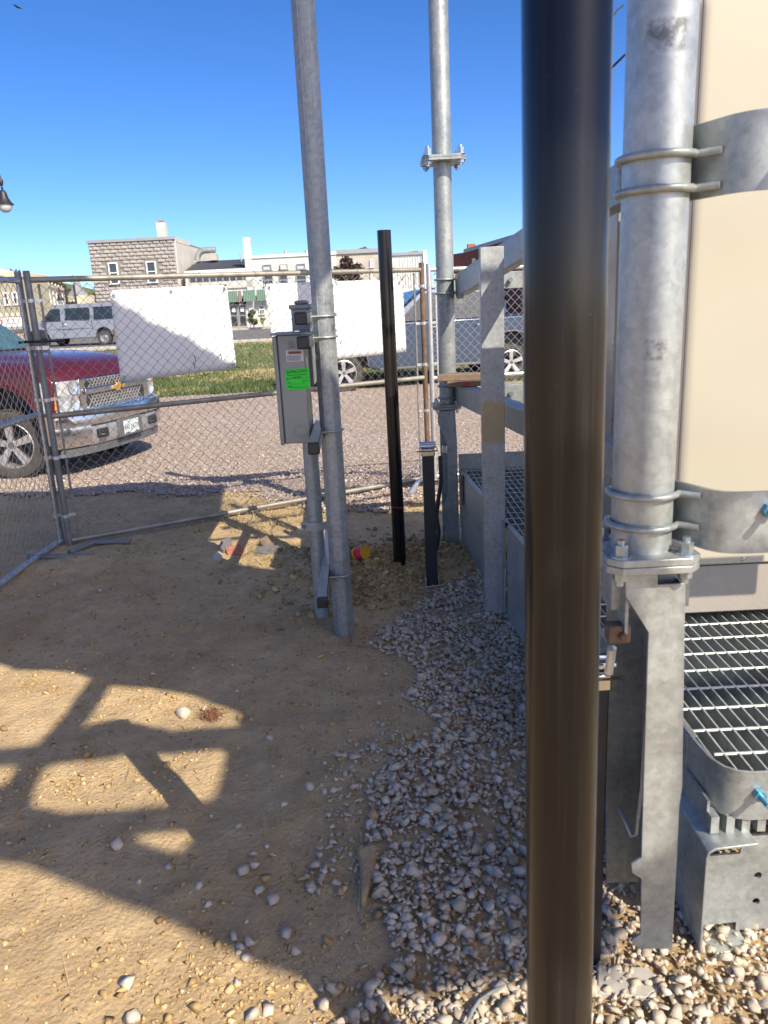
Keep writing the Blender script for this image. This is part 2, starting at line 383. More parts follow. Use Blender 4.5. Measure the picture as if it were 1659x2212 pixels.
M['awning'] = plain('green_sheet_metal', (.11, .20, .15), .6, .1, .12, 3, 0)
M['brownboard'] = plain('brown_board', (.20, .15, .13), .8, 0, .1, 4, 0)
M['redbrick'] = plain('red_brickwork', (.17, .05, .045), .9, 0, .3, 3, .2, 0, .03)
M['slateroof'] = plain('slate_turret_roof', (.20, .205, .215), .7, 0, .12, 3, .1)
def brickwall(name, c1, c2, mort, sc):
    m, n, l, p = newmat(name); pos = geo_pos(n)
    mp = n.new('ShaderNodeMapping'); mp.inputs['Rotation'].default_value = (R(90), 0, 0); l.new(pos, mp.inputs['Vector'])
    b = n.new('ShaderNodeTexBrick'); b.inputs['Scale'].default_value = sc; l.new(mp.outputs[0], b.inputs['Vector'])
    b.inputs['Color1'].default_value = (*c1, 1); b.inputs['Color2'].default_value = (*c2, 1); b.inputs['Mortar'].default_value = (*mort, 1)
    b.inputs['Mortar Size'].default_value = .012
    c = mix(n, l, ramp(n, l, noise(n, l, 1.1, 7, .75, pos), [(.6, 0.0), (.7, .5)]), b.outputs['Color'], (.30, .22, .17))
    l.new(c, p.inputs['Base Color']); p.inputs['Roughness'].default_value = .9
    bump(n, l, p, b.outputs['Fac'], -.4, .01); return m
M['whitebrick'] = brickwall('painted_white_brick', (.50, .54, .49), (.57, .60, .55), (.40, .43, .39), 2.2)

# ------------------------------------------------------------------ terrain heights
def sstep(a, b, x):
    t = np.clip((x-a)/(b-a), 0, 1); return t*t*(3-2*t)
def _vn(x, y, s):
    """cheap smooth value noise"""
    x = np.asarray(x)*s; y = np.asarray(y)*s
    xi = np.floor(x); yi = np.floor(y); fx = x-xi; fy = y-yi
    fx = fx*fx*(3-2*fx); fy = fy*fy*(3-2*fy)
    def h(i, j):
        q = np.sin(i*127.1+j*311.7)*43758.5453; return q-np.floor(q)
    return (h(xi, yi)*(1-fx)+h(xi+1, yi)*fx)*(1-fy)+(h(xi, yi+1)*(1-fx)+h(xi+1, yi+1)*fx)*fy
def fbm(x, y, s, o=4):
    t = 0; a = 1; n = 0
    for i in range(o): t = t+a*_vn(np.asarray(x)+17*i, np.asarray(y)-9*i, s*2.03**i); n += a; a *= .55
    return t/n-.5
def mound(x, y):
    # gravel bed banked up towards the platform
    d = np.asarray(x)-(.42-.05*(np.asarray(y)-1.3))
    return .055*sstep(-.75, .15, d)*sstep(.3, 1.0, y)*(1-sstep(1.7, 3.3, y))
def prof(y):
    return -.25*sstep(6.5, 8.6, y)+.35*sstep(17.5, 31, y)
def zg(x, y):
    x = np.asarray(x, float); y = np.asarray(y, float)
    near = 1-sstep(6.5, 8.5, y)
    r = fbm(x, y, 1.1, 4)*.05+fbm(x+5, y, 7, 3)*.018
    # spoil heap round the far bollard
    heap = .07*np.exp(-(((x-.02)/.45)**2+((y-4.35)/.35)**2))+.05*np.exp(-(((x+1.75)/.5)**2+((y-4.65)/.25)**2))
    return prof(y)+near*(r+heap)+mound(x, y)+(1-near)*fbm(x, y, .35, 3)*.05

# ------------------------------------------------------------------ ground sheets
def axis(lo, hi, step, far_lo, far_hi, n):
    a = np.arange(lo, hi+1e-6, step)
    t = (np.linspace(0, 1, n)[1:])**3
    return np.concatenate([(lo-(lo-far_lo)*t)[::-1], a, hi+(far_hi-hi)*t])
def sheet(name, xs, ys, zf, mat, keep=None, lift=0, kind='structure', label=None):
    X, Y = np.meshgrid(xs, ys); Z = zf(X, Y)+lift
    v = np.stack([X, Y, Z], -1).reshape(-1, 3); nx = len(xs); ny = len(ys)
    i = np.arange(nx*ny).reshape(ny, nx); f = np.stack([i[:-1, :-1], i[:-1, 1:], i[1:, 1:], i[1:, :-1]], -1).reshape(-1, 4)
    if keep is not None:
        k = keep(X, Y).reshape(-1); f = f[k[f].all(1)]
        used = np.unique(f); mp = -np.ones(len(v), int); mp[used] = np.arange(len(used)); v = v[used]; f = mp[f]
    return big_mesh(name, v, f, mat, kind, label, smooth=True)
def rough_dirt(X, Y):
    near = (1-sstep(5.8, 8.5, Y))
    return zg(X, Y)+near*(np.maximum(fbm(X, Y, 5, 2), -.12)*.022+np.maximum(fbm(X*.8+Y*.6, Y*.8-X*.6, 15, 2), -.05)*.014)
sheet('ground', axis(-3.4, 2.0, .02, -600, 600, 40), axis(.55, 7.0, .02, -60, 1500, 60), rough_dirt, M['dirt'])
def lot_edge(x): return np.interp(x, [-6, -3.4, -2.2, -1.2, -.6, 0, .4, 3], [6.9, 6.75, 6.45, 6.15, 5.75, 5.55, 5.9, 6.2])
sheet('gravel_lot', np.arange(-26, 26, .12), np.arange(5.2, 17.4, .08), lambda X, Y: zg(X, Y), M['lot'],
      lambda X, Y: (Y > lot_edge(X)+fbm(X, Y, 2.2, 4)*.7) & (Y < 16.9+fbm(X, Y, .8, 3)*.8), .012)
sheet('lawn', np.arange(-40, 40, .5), np.arange(15.5, 35.3, .35), lambda X, Y: zg(X, Y), M['lawn'], lambda X, Y: Y > 16.4, .006)
rd = MB(); rd.bb(-90, 90, 35.3, 57.2, .06, .14); tag(rd.build('road', M['asphalt']), kind='structure')
kb = MB(); kb.bb(-90, 90, 35.0, 35.3, .02, .24); kb.bb(-90, 90, 57.2, 57.4, .06, .26); tag(kb.build('kerb', M['concrete'], bevel=.02), kind='structure')
pv = MB(); pv.bb(-90, 90, 57.4, 60.6, .06, .25); tag(pv.build('pavement', M['pave']), kind='structure')
mk = MB()
for i in range(-14, 15): mk.bb(i*6.0, i*6.0+3, 46.2, 46.32, .141, .144)
tag(mk.build('road_marking', M['yellow']), kind='structure')
ln = MB(); ln.box((-13.2, 34.2, .125), (3.0, .9, .03), .05); tag(ln.build('path', M['pave']), kind='structure')

# ------------------------------------------------------------------ scatter of stones and crumbs
def chunk(n=14, seed=0):
    rg = np.random.default_rng(seed)
    p = rg.normal(size=(n, 3)); p /= np.linalg.norm(p, axis=1)[:, None]; p *= rg.uniform(.78, 1.05, (n, 1))
    bm = bmesh.new()
    for q in p: bm.verts.new(q)
    r = bmesh.ops.convex_hull(bm, input=bm.verts); bmesh.ops.triangulate(bm, faces=bm.faces)
    bmesh.ops.delete(bm, geom=[v for v in bm.verts if not v.link_faces], context='VERTS')
    bm.verts.index_update(); bmesh.ops.recalc_face_normals(bm, faces=bm.faces)
    v = np.array([x.co[:] for x in bm.verts]); f = np.array([[x.index for x in y.verts] for y in bm.faces]); bm.free(); return v, f
CHUNK = [chunk(11, i) for i in range(16)]; LOW = [chunk(8, 50+i) for i in range(10)]
def rotm(n, flat=1.0):
    a, b, c = rng.uniform(0, 2*math.pi, n), rng.uniform(-1, 1, n)*flat, rng.uniform(-1, 1, n)*flat
    ca, sa, cb, sb, cc, sc_ = np.cos(a), np.sin(a), np.cos(b), np.sin(b), np.cos(c), np.sin(c)
    Rz = np.zeros((n, 3, 3)); Rz[:, 0, 0] = ca; Rz[:, 0, 1] = -sa; Rz[:, 1, 0] = sa; Rz[:, 1, 1] = ca; Rz[:, 2, 2] = 1
    Rx = np.zeros((n, 3, 3)); Rx[:, 1, 1] = cb; Rx[:, 1, 2] = -sb; Rx[:, 2, 1] = sb; Rx[:, 2, 2] = cb; Rx[:, 0, 0] = 1
    Ry = np.zeros((n, 3, 3)); Ry[:, 0, 0] = cc; Ry[:, 0, 2] = sc_; Ry[:, 2, 0] = -sc_; Ry[:, 2, 2] = cc; Ry[:, 1, 1] = 1
    return Rz@Rx@Ry
def scatter(name, P, size, base, mat, label, cat=None, flat=(1, .78, .58), tilt=.5, tint=None):
    n = len(P); Vs = []; Fs = []; T = []; off = 0; which = rng.integers(0, len(base), n); Rm = rotm(n, tilt)
    tint = rng.random(n) if tint is None else tint
    for k, (bv, bf) in enumerate(base):
        idx = np.where(which == k)[0]
        if not len(idx): continue
        sc = size[idx][:, None]*np.array(flat)[None]*rng.uniform(.8, 1.25, (len(idx), 3))
        v = np.einsum('nij,nkj->nki', Rm[idx], bv[None]*sc[:, None])+P[idx][:, None]
        f = bf[None]+(off+np.arange(len(idx))*len(bv))[:, None, None]
        Vs.append(v.reshape(-1, 3)); Fs.append(f.reshape(-1, 3)); T.append(np.repeat(tint[idx], len(bv))); off += len(idx)*len(bv)
    return big_mesh(name, np.concatenate(Vs), np.concatenate(Fs), mat, 'stuff', label, cat, attr=np.concatenate(T))
def inpoly(x, y, poly):
    r = np.zeros(len(x), bool); n = len(poly)
    for i in range(n):
        (x0, y0), (x1, y1) = poly[i], poly[(i+1) % n]
        c = ((y0 > y) != (y1 > y)) & (x < (x1-x0)*(y-y0)/(y1-y0+1e-12)+x0); r ^= c
    return r
gp = lambda pts, z=.04: [tuple(G(x, y, z)[:2]) for x, y in pts]
DENSE = gp([(985, 1245), (900, 1290), (820, 1345), (790, 1380), (880, 1410), (905, 1440), (870, 1490), (900, 1520), (960, 1560), (860, 1610), (790, 1690), (800, 1740),
            (770, 1850), (830, 1960), (850, 2050), (800, 2110), (760, 2160), (700, 2215), (640, 2400), (1700, 2500), (2300, 2000), (1700, 1300), (1130, 1180)])
LOOSE = gp([(985, 1235), (850, 1310), (760, 1375), (800, 1450), (820, 1530), (740, 1590), (700, 1660), (690, 1770), (650, 1880), (640, 1990), (700, 2080), (560, 2150), (470, 2260), (400, 2400), (1200, 2400), (1130, 1240)])
def gravel():
    n = 70000; x = rng.uniform(-1.0, 2.0, n); y = rng.uniform(.65, 4.6, n)
    keep = inpoly(x, y, DENSE)
    hole = (fbm(x, y, 3.2, 3) > .25) & (x < .45)          # patches where soil shows through
    k2 = keep & ~(hole & (rng.random(n) < .7))
    x1, y1 = x[k2], y[k2]
    n2 = 14000; xx = rng.uniform(-1.2, .6, n2); yy = rng.uniform(.65, 4.5, n2)
    kk = inpoly(xx, yy, LOOSE) & (fbm(xx, yy, 2.6, 3) > rng.uniform(-.16, .2, n2)); xx, yy = xx[kk], yy[kk]
    X = np.concatenate([x1, xx]); Y = np.concatenate([y1, yy])
    # stones are smaller far away where the pile was raked
    s = np.exp(rng.normal(math.log(.0098), .44, len(X))); s = np.clip(s, .004, .026)
    Z = zg(X, Y)+s*.30+rng.uniform(0, .016, len(X))*(np.arange(len(X)) < len(x1))
    t = rng.beta(2.4, 2.2, len(X)); t[rng.random(len(X)) < .02] = 1.0; t[rng.random(len(X)) < .05] = .05
    scatter('gravel', np.stack([X, Y, Z], -1), s, CHUNK, M['stone'], 'crushed pale limestone gravel heaped along the steel platform', None, tint=t, tilt=.6, flat=(1, .82, .52))
gravel()
def fines():
    n = 26000; x = rng.uniform(-1.2, 1.6, n); y = rng.uniform(.75, 4.5, n)
    k = inpoly(x, y, LOOSE) & (fbm(x, y, 2.1, 3) > rng.uniform(-.3, .25, n)); x, y = x[k], y[k]
    s = np.clip(np.exp(rng.normal(math.log(.0036), .45, len(x))), .0015, .008)
    scatter('gravel_fines', np.stack([x, y, rough_dirt(x, y)+s*.3], -1), s, LOW, M['stone'], 'fine limestone grit mixed into the soil at the gravel edge', None, tint=rng.beta(2, 2.6, len(x)))
fines()
def crumbs():
    n = 48000; x = rng.uniform(-3.2, 1.0, n); y = .9+rng.random(n)**1.25*5.7
    k = (x > -.55*y-.5) & (fbm(x, y, 1.7, 3) > rng.uniform(-.4, .2, n)) & ~inpoly(x, y, DENSE); x, y = x[k], y[k]
    s = np.clip(np.exp(rng.normal(math.log(.0040), .58, len(x))), .0016, .024)
    z = rough_dirt(x, y)+s*.25
    scatter('soil_crumbs', np.stack([x, y, z], -1), s, LOW, M['clod'], 'loose crumbs of dry tan soil over the dirt yard', None, tint=np.clip(rng.beta(3, 3.6, len(x))*.85, 0, .96))
    # broken crusts of yellowish clods on the sunny side
    PX = []
    for (px, py, sx, sy, m) in ((0, 0, 0, 0, 1),)[1:]+tuple((q[0], q[1], q[2], q[3], int(q[4]*.6)) for q in ((110, 1458, .16, .10, 420), (325, 1500, .12, .07, 260), (520, 2125, .10, .07, 420), (250, 1665, .22, .06, 260), (430, 2080, .16, .08, 200), (60, 1700, .12, .1, 200), (180, 2080, .25, .12, 260), (640, 1560, .3, .2, 300))):
        c = G(px, py, .03); PX.append(np.stack([rng.normal(c[0], sx, m), rng.normal(c[1], sy, m)], -1))
    a = np.concatenate(PX); s = np.clip(np.exp(rng.normal(math.log(.0052), .5, len(a))), .002, .018)
    scatter('clay_clods', np.stack([a[:, 0], a[:, 1], rough_dirt(a[:, 0], a[:, 1])+s*.25], -1), s, CHUNK, M['clod'], 'yellowish broken clay clods on the sunlit dirt', None, tint=rng.beta(3.5, 3, len(a)))
    # heap of coarse clods behind the rack
    n = 2600; a = rng.normal(size=(n, 2))*np.array([.33, .28])+np.array([.02, 4.2]); s = np.clip(np.exp(rng.normal(math.log(.013), .5, n)), .004, .04)
    scatter('soil_clods', np.stack([a[:, 0], a[:, 1], zg(a[:, 0], a[:, 1])+s*.2], -1), s, CHUNK, M['clod'], 'coarse dark clods dug up round the black post', None, tint=rng.beta(2, 4, n))
crumbs()
def lotgravel():
    n = 60000; y = 5.5+rng.random(n)**1.7*11.2; x = rng.uniform(-.62, .62, n)*y
    k = y > lot_edge(x)+fbm(x, y, 2.2, 4)*.7-.1*rng.random(n); x, y = x[k], y[k]
    s = np.clip(np.exp(rng.normal(math.log(.0125), .4, len(x))), .005, .03)
    scatter('lot_gravel', np.stack([x, y, zg(x, y)+.012+s*.2], -1), s, LOW, M['lotstone'], 'pinkish tan crushed gravel spread over the parking lot', None, tint=rng.beta(2, 2, len(x)))
lotgravel()
def blades(name, x, y, z, h, w, mat, label, tint, lean=.4):
    n = len(x); a = rng.uniform(0, 2*math.pi, n); dx, dy = np.cos(a)*w/2, np.sin(a)*w/2
    lx, ly = rng.normal(0, lean, n)*h, rng.normal(0, lean, n)*h
    v = np.stack([np.stack([x-dx, y-dy, z], -1), np.stack([x+dx, y+dy, z], -1), np.stack([x+lx, y+ly, z+h], -1)], 1).reshape(-1, 3)
    f = np.arange(3*n).reshape(-1, 3)
    return big_mesh(name, v, f, mat, 'stuff', label, None, attr=np.repeat(tint, 3))
n = 60000; y = 16.5+rng.random(n)**1.5*18; x = rng.uniform(-.6, .6, n)*y
k = y > 16.7+fbm(x, y, .8, 3)*.9; x, y = x[k], y[k]; k = ~((abs(x+13.2) < 1.5) & (abs(y-34.2) < .5)); x, y = x[k], y[k]
blades('lawn_grass', x, y, zg(x, y), rng.uniform(.05, .12, len(x)), .035, M['grass'], 'short green lawn between the gravel lot and the road', np.clip(.5+fbm(x, y, .5, 3)*1.3+rng.normal(0, .18, len(x)), 0, 1))
# dry straw and tufts by the fence
n = 7000; x = rng.uniform(-1.7, .7, n); y = rng.uniform(4.3, 6.3, n)
k = (fbm(x, y, 2.4, 3) > .04) & (y < lot_edge(x)+.2); x, y = x[k], y[k]
blades('dry_grass', x, y, zg(x, y)+.004, rng.uniform(.01, .055, len(x)), .006, M['straw'], 'trampled straw coloured grass by the fence', np.clip(rng.beta(2.5, 1.6, len(x))-.6*(fbm(x, y, 1.3, 2) > .2), 0, 1), 1.5)
n = 900; x = rng.uniform(-1.6, .9, n); y = rng.uniform(.9, 3.8, n)
blades('straw_bits', x, y, zg(x, y)+.012, rng.uniform(.005, .02, n), .003, M['straw'], 'stray bits of straw on the soil', rng.uniform(.3, 1, n), 3.0)

# single stones that stand out on the bare dirt
bare = [(395, 1533, .036), (440, 1520, .022), (580, 1588, .022), (612, 1727, .015), (720, 1700, .02), (668, 1693, .026), (690, 1688, .018), (515, 1774, .015), (252, 1825, .03), (300, 1900, .018),
        (364, 1868, .022), (430, 1905, .018), (545, 1830, .018), (550, 1852, .022), (523, 1870, .026), (574, 1815, .012), (588, 1830, .014), (560, 1905, .018), (588, 1928, .025), (448, 1942, .016),
        (505, 2012, .022), (520, 2030, .02), (540, 2020, .022), (535, 2055, .022), (515, 2045, .014), (510, 2112, .02), (545, 2185, .026), (575, 2170, .024), (520, 2212, .02), (453, 1752, .01),
        (752, 1437, .016), (700, 1640, .014), (500, 1430, .012), (330, 1450, .018), (215, 1275, .018), (510, 1483, .014), (655, 1352, .012), (620, 2000, .024), (640, 2040, .02), (270, 2120, .03), (285, 2195, .026)]
for i, (px, py, s) in enumerate(bare):
    p = G(px, py, .02); bv, bf = CHUNK[i % 16] if i else chunk(40, 99)
    Rm = rotm(1, .3)[0]; q = (bv*np.array([1, .8, .62 if i else .9])*s)@Rm.T+np.array([p[0], p[1], zg(p[0], p[1])+s*.35])
    o = big_mesh('stone', q-np.array([p[0], p[1], 0]), bf, M['stone'], attr=np.full(len(q), [.55, .7, .45, .8][i % 4])); o.location = (p[0], p[1], 0)
    if i == 0: tag(o, 'round tan pebble beside the reddish fibre clump on sunlit dirt', 'stone')
    elif i == 1: tag(o, 'small white stone just behind the round tan pebble', 'stone')
    elif i == 8: tag(o, 'flat oval stone alone in the big shadow at left', 'stone')
    elif i == 2: tag(o, 'pale angular stone alone right of the sunlit dirt patches', 'stone')
    else:
        if py < 1500: lb = ('small limestone chip on the shaded dirt behind the sunlit ladder shaped patches', 'chips behind the sunlit patches')
        elif px > 595 and py < 1750: lb = ('limestone chip strayed just left of the main gravel edge in shade', 'chips straying from the gravel edge')
        elif px > 512 and py < 1880: lb = ('limestone chip in the tight shaded cluster left of the soil wedge', 'chips clustered left of the soil wedge')
        elif px > 540 and py < 1950: lb = ('limestone chip in the shaded pair below the tight cluster', 'pair of chips below the cluster')
        elif py > 2080: lb = ('limestone chip lying in full sun along the bottom edge of the yard', 'sunlit chips at the bottom')
        elif py > 1990: lb = ('limestone chip in the cluster where the broad shadow ends near the bottom', 'chips at the end of the shadow')
        else: lb = ('limestone chip scattered by itself across the broad shadow at lower left', 'chips scattered in the broad shadow')
        tag(o, lb[0], 'stone', lb[1])
fb = MB()
for i in range(160):
    p = G(455+random.gauss(0, 11), 1538+random.gauss(0, 7), .02); a = random.uniform(0, 6.28); L = random.uniform(.01, .035); z = float(zg(p[0], p[1]))+.012
    fb.tube([(p[0], p[1], z), (p[0]+L*.5*math.cos(a), p[1]+L*.5*math.sin(a), z+random.uniform(0, .02)), (p[0]+L*math.cos(a), p[1]+L*math.sin(a), z+random.uniform(-.003, .01))], .0012, 3, False)
tag(fb.build('fibre_clump', M['rustbrown'], normals=False), 'reddish brown matted fibre clump on sunlit dirt', 'plant debris')

# ================================================================== chain-link fence panels
def fabric(A, B, z0, z1, r=.0021, p=.0355, off=.022):
    """woven diamond wire between A and B (plan points); returns numpy mesh"""
    A = np.array(A, float); B = np.array(B, float); L = np.linalg.norm(B-A); u = (B-A)/L; nn = np.array([u[1], -u[0]])
    nw = int(L/p)-1; nj = int((z1-z0)/p); vs = []; fs = []; x0 = (L-nw*p)/2
    for k in range(nw):
        pts = []
        for j in range(nj+1):
            right = (j+k) % 2
            s = x0+(k+right)*p+(.0022 if right else -.0022)+random.gauss(0, .0012); d = (.0022 if right else -.0022)
            zc = z0+j*p+random.gauss(0, .0010)
            pts.append((s, d, zc))
        P = np.array(pts); T = np.gradient(P, axis=0); T /= np.linalg.norm(T, axis=1)[:, None]
        side = np.cross(T, [0, 1, 0]); base = len(vs)
        for i in range(len(P)):
            for sg, dy in ((1, 0), (0, 1), (-1, 0), (0, -1)):
                q = P[i]+side[i]*r*sg+np.array([0, dy*r, 0])
                w = A+u*q[0]-nn*(off+q[1]); vs.append((w[0], w[1], q[2]))
        for i in range(len(P)-1):
            for c in range(4):
                a = base+i*4+c; b = base+i*4+(c+1) % 4; fs.append((a, b, b+4, a+4))
    return np.array(vs), np.array(fs)
def fence(A, B, label, rail_m, posts, rails, wire_m, bands_at, tie_n=7, zoff=(0, 0), rail_r=.0185, bot_m=None, tbars=(1, 1)):
    """A,B plan ends; posts: ((mat,height),(mat,height))"""
    A = np.array(A, float); B = np.array(B, float); u = (B-A)/np.linalg.norm(B-A); L = np.linalg.norm(B-A); nn = np.array([u[1], -u[0]])
    t = thing('wire_fence', label, 'fence', (A[0], A[1], 0), 'chain link fence panels round the yard')
    P = lambda s, z: np.array([A[0]+u[0]*s, A[1]+u[1]*s, z+zoff[0]+(zoff[1]-zoff[0])*s/L])
    for s, (m, h) in zip((0, L), posts): MB().cyl(P(s, -.02), P(s, h), .0205, 16).build('post', m, t, True)
    for z, nm in rails:
        MB().cyl(P(.015, z), P(L-.015, z), rail_r, 14).build(nm, bot_m if (bot_m and nm == 'bottom_rail') else rail_m, t, True)
    v, f = fabric(A, B, .05, 1.73, off=.0225)
    v[:, 2] += zoff[0]+(zoff[1]-zoff[0])*np.clip(((v[:, :2]-A)@u)/L, 0, 1)
    big_mesh('chain_link', v, f, wire_m, parent=t)
    for z, nm in rails:
        for i in range(tie_n):
            s = L*(i+.5+random.uniform(-.15, .15))/tie_n; tl = random.uniform(-.35, .35)
            ring = []
            for k in range(12):
                a = 2*math.pi*k/12; c = P(s+tl*.02*math.sin(a), z+math.sin(a)*(rail_r+.0035)); c[:2] += -nn*(.006+math.cos(a)*(rail_r+.009)); ring.append(c)
            MB().tube(ring, .0019, 5, False, True).build('wire_tie', M['wire'], t, True)
    for s, on in ((.062, tbars[0]), (L-.062, tbars[1])):
        if not on: continue
        q = P(s, 0)[:2]-nn*.02
        MB().obox((q[0], q[1], .89+zoff[0]), (u[0], u[1], 0), (nn[0], nn[1], 0), (0, 0, 1), .014, .008, 1.66).build('tension_bar', M['fence_dark'] if rail_m is M['rail_old'] else M['fence_new'], t)
        for z in bands_at:
            sp = 0 if s < L/2 else L
            m = MB(); c = P(sp, z)
            ring = [np.array([c[0], c[1], c[2]+dz]) for dz in (-.011, .011)]
            m.cyl(ring[0], ring[1], .0235, 16)
            q2 = P((s+sp)/2, z); m.obox((q2[0]-nn[0]*.016, q2[1]-nn[1]*.016, q2[2]), (u[0], u[1], 0), (nn[0], nn[1], 0), (0, 0, 1), .07, .012, .02)
            m.build('tension_band', M['fence_new'], t, True)
    return t
FA, FB = np.array([-2.145, 5.025]), np.array([.395, 6.44])
BANDS = (.22, .62, 1.0, 1.33, 1.62)
fence(FA, FB, 'long old chain link panel with brownish rails that carries the two white boards', M['rail_old'],
      ((M['fence_dark'], 1.80), (M['rust'], 1.80)), ((1.745, 'top_rail'), (.893, 'mid_rail'), (.045, 'bottom_rail')), M['wire'], BANDS, bot_m=M['rail_old'])
fence((-2.215, 5.06), (-2.29, 2.1), 'grey chain link panel coming towards the camera along the left edge', M['fence_new'],
      ((M['fence_dark'], 1.80), (M['fence_dark'], 1.80)), ((1.745, 'top_rail'), (.91, 'mid_rail'), (.045, 'bottom_rail')), M['wire'], BANDS)
fence((.452, 6.47), (3.3, 6.98), 'bright new chain link panel behind the steel platform', M['fence_new'],
      ((M['fence_new'], 1.79), (M['fence_new'], 1.79)), ((1.745, 'top_rail'), (.88, 'mid_rail'), (.045, 'bottom_rail')), M['wire_new'], BANDS, zoff=(0, -.03))
# pipe feet under the panel joints
def foot(p0, p1, bend, m, label):
    z = .035; MB_ = MB().tube([(*p0, z), (*bend, z+.01), (*p1, z)], .02, 12)
    tag(MB_.build('pipe_stand', m, None, True), label, 'fence stand')
p = G(110, 1212, .03); q = G(232, 1190, .03)
foot(G(60, 1205, .03)[:2], G(212, 1203, .03)[:2], G(140, 1207, .03)[:2], M['fence_dark'], 'grey pipe foot lying on the dirt left of the corner fence posts')
foot(G(150, 1196, .03)[:2], G(282, 1172, .03)[:2], G(205, 1176, .03)[:2], M['fence_dark'], 'bent grey pipe foot on the dirt right of the corner fence posts')
foot(G(885, 1070, .03)[:2], (.46, 6.62), (.30, 6.3), M['fence_new'], 'short open pipe foot pointing out under the right end of the fence')

# zip tie on the corner posts
zt = MB().tube([(-2.25, 5.0, 1.37), (-2.2, 4.985, 1.372), (-2.13, 4.98, 1.372), (-2.06, 5.02, 1.37), (-1.98, 5.04, 1.368)], .009, 6)
zt.box((-2.085, 4.985, 1.375), (.03, .03, .03)); tag(zt.build('cable_tie', M['blackcap'], None, True), 'black cable tie strapped round the two corner fence posts', 'cable tie')

# ------------------------------------------------------------------ two white boards tied to the fence
FU = (FB-FA)/np.linalg.norm(FB-FA); FN = np.array([FU[1], -FU[0]])
def onfence(px, py, back=.045):
    d = _ray(px, py); n3 = np.array([FN[0], FN[1], 0]); a = np.array([FA[0], FA[1], 0])-n3*back
    return CAMP+d*(np.dot(a-CAMP, n3)/np.dot(d, n3))
def board(c4, label, ties, seed):
    TL, TR, BR, BL = [onfence(*c) for c in c4]; rg = np.random.default_rng(seed)
    rows = []
    for j in range(13):
        b = j/12; r = []
        for i in range(21):
            a = i/20; P = (TL*(1-a)+TR*a)*(1-b)+(BL*(1-a)+BR*a)*b
            w = .0035*math.sin(a*5+seed)*math.sin(b*3+seed)+.001*math.sin(a*13+b*7); r.append(P-np.array([FN[0], FN[1], 0])*(w+.006))
        rows.append(r)
    t = MB().grid(rows).build('sign_board', M['sign'], None, True)
    s = t.modifiers.new('thickness', 'SOLIDIFY'); s.thickness = .004
    tag(t, label, 'sign', 'white boards on the fence')
    for a, b in ((.03, .05), (.97, .05), (.97, .95), (.03, .95), (.5, .05)):
        P = (TL*(1-a)+TR*a)*(1-b)+(BL*(1-a)+BR*a)*b+np.array([FN[0], FN[1], 0])*.001
        MB().lathe([(.005, 0), (.005, .003), (.011, .003), (.012, 0)], P, (FN[0], FN[1], 0), 14).build('grommet', M['bolt'], t, True)
    for px, py, L in ties:
        c = onfence(px, py, .01); c2 = onfence(px+L[0], py+L[1], -.01)
        MB().tube([onfence(px, py, .05), c, (c+c2)/2+np.array([.004, 0, .004]), c2], .0028, 5).build('zip_tie', M['blackcap'], t, True)
board([(237, 627), (490, 614), (512, 795), (262, 825)], 'blank white board half in shade on the left of the fence', [(238, 628, (3, 3)), (489, 615, (-6, 4)), (418, 782, (3, 14)), (419, 768, (4, 14)), (476, 765, (2, 14)), (507, 793, (12, 3)), (264, 826, (-3, 12))], 1)
board([(570, 612), (870, 603), (878, 760), (597, 790)], 'blank white board in full sun behind the galvanised rack post', [(574, 614, (-14, -9)), (868, 605, (6, -8)), (876, 757, (-3, 2)), (598, 788, (-3, 3)), (724, 608, (2, 6)), (738, 735, (-3, 8))], 2)

# ================================================================== equipment rack (two posts, four struts)
def ribbed_post(c, h, r, m, parent, z0=-.03):
    poly = []
    for k in range(8):
        a0 = R(22.5+45*k); 
        for d in (-9, 0, 9): poly.append((r*1.0*math.cos(a0+R(d))*(1 if d else 1.012), r*math.sin(a0+R(d))*(1 if d else 1.012)))
    mb = MB().prism(poly, (c[0], c[1], z0), (1, 0, 0), (0, 1, 0), (0, 0, 1), h-z0)
    for a in (-118, -68, -20, 200): # rolled ribs
        x, y = c[0]+r*.955*math.cos(R(a)), c[1]+r*.955*math.sin(R(a)); mb.cyl((x, y, z0), (x, y, h), .0042, 8)
    return mb.build('post', m, parent, True)
rack = thing('equipment_rack', 'galvanised rack of two upright posts joined by strut channels', 'rack', (-.217, 3.40, 0))
NP, FP = np.array([-.217, 3.402]), np.array([-.258, 4.245])
ribbed_post(NP, 2.86, .0475, M['galv_post'], rack); ribbed_post(FP, 1.62, .0475, M['galv_post'], rack)
STRUTS = [(V(650, 688, 2.95), 4.33), (V(655, 740, 2.95), 4.33), (V(678, 968, 2.97), 4.33), (V(697, 1300, 3.05), 4.33)]
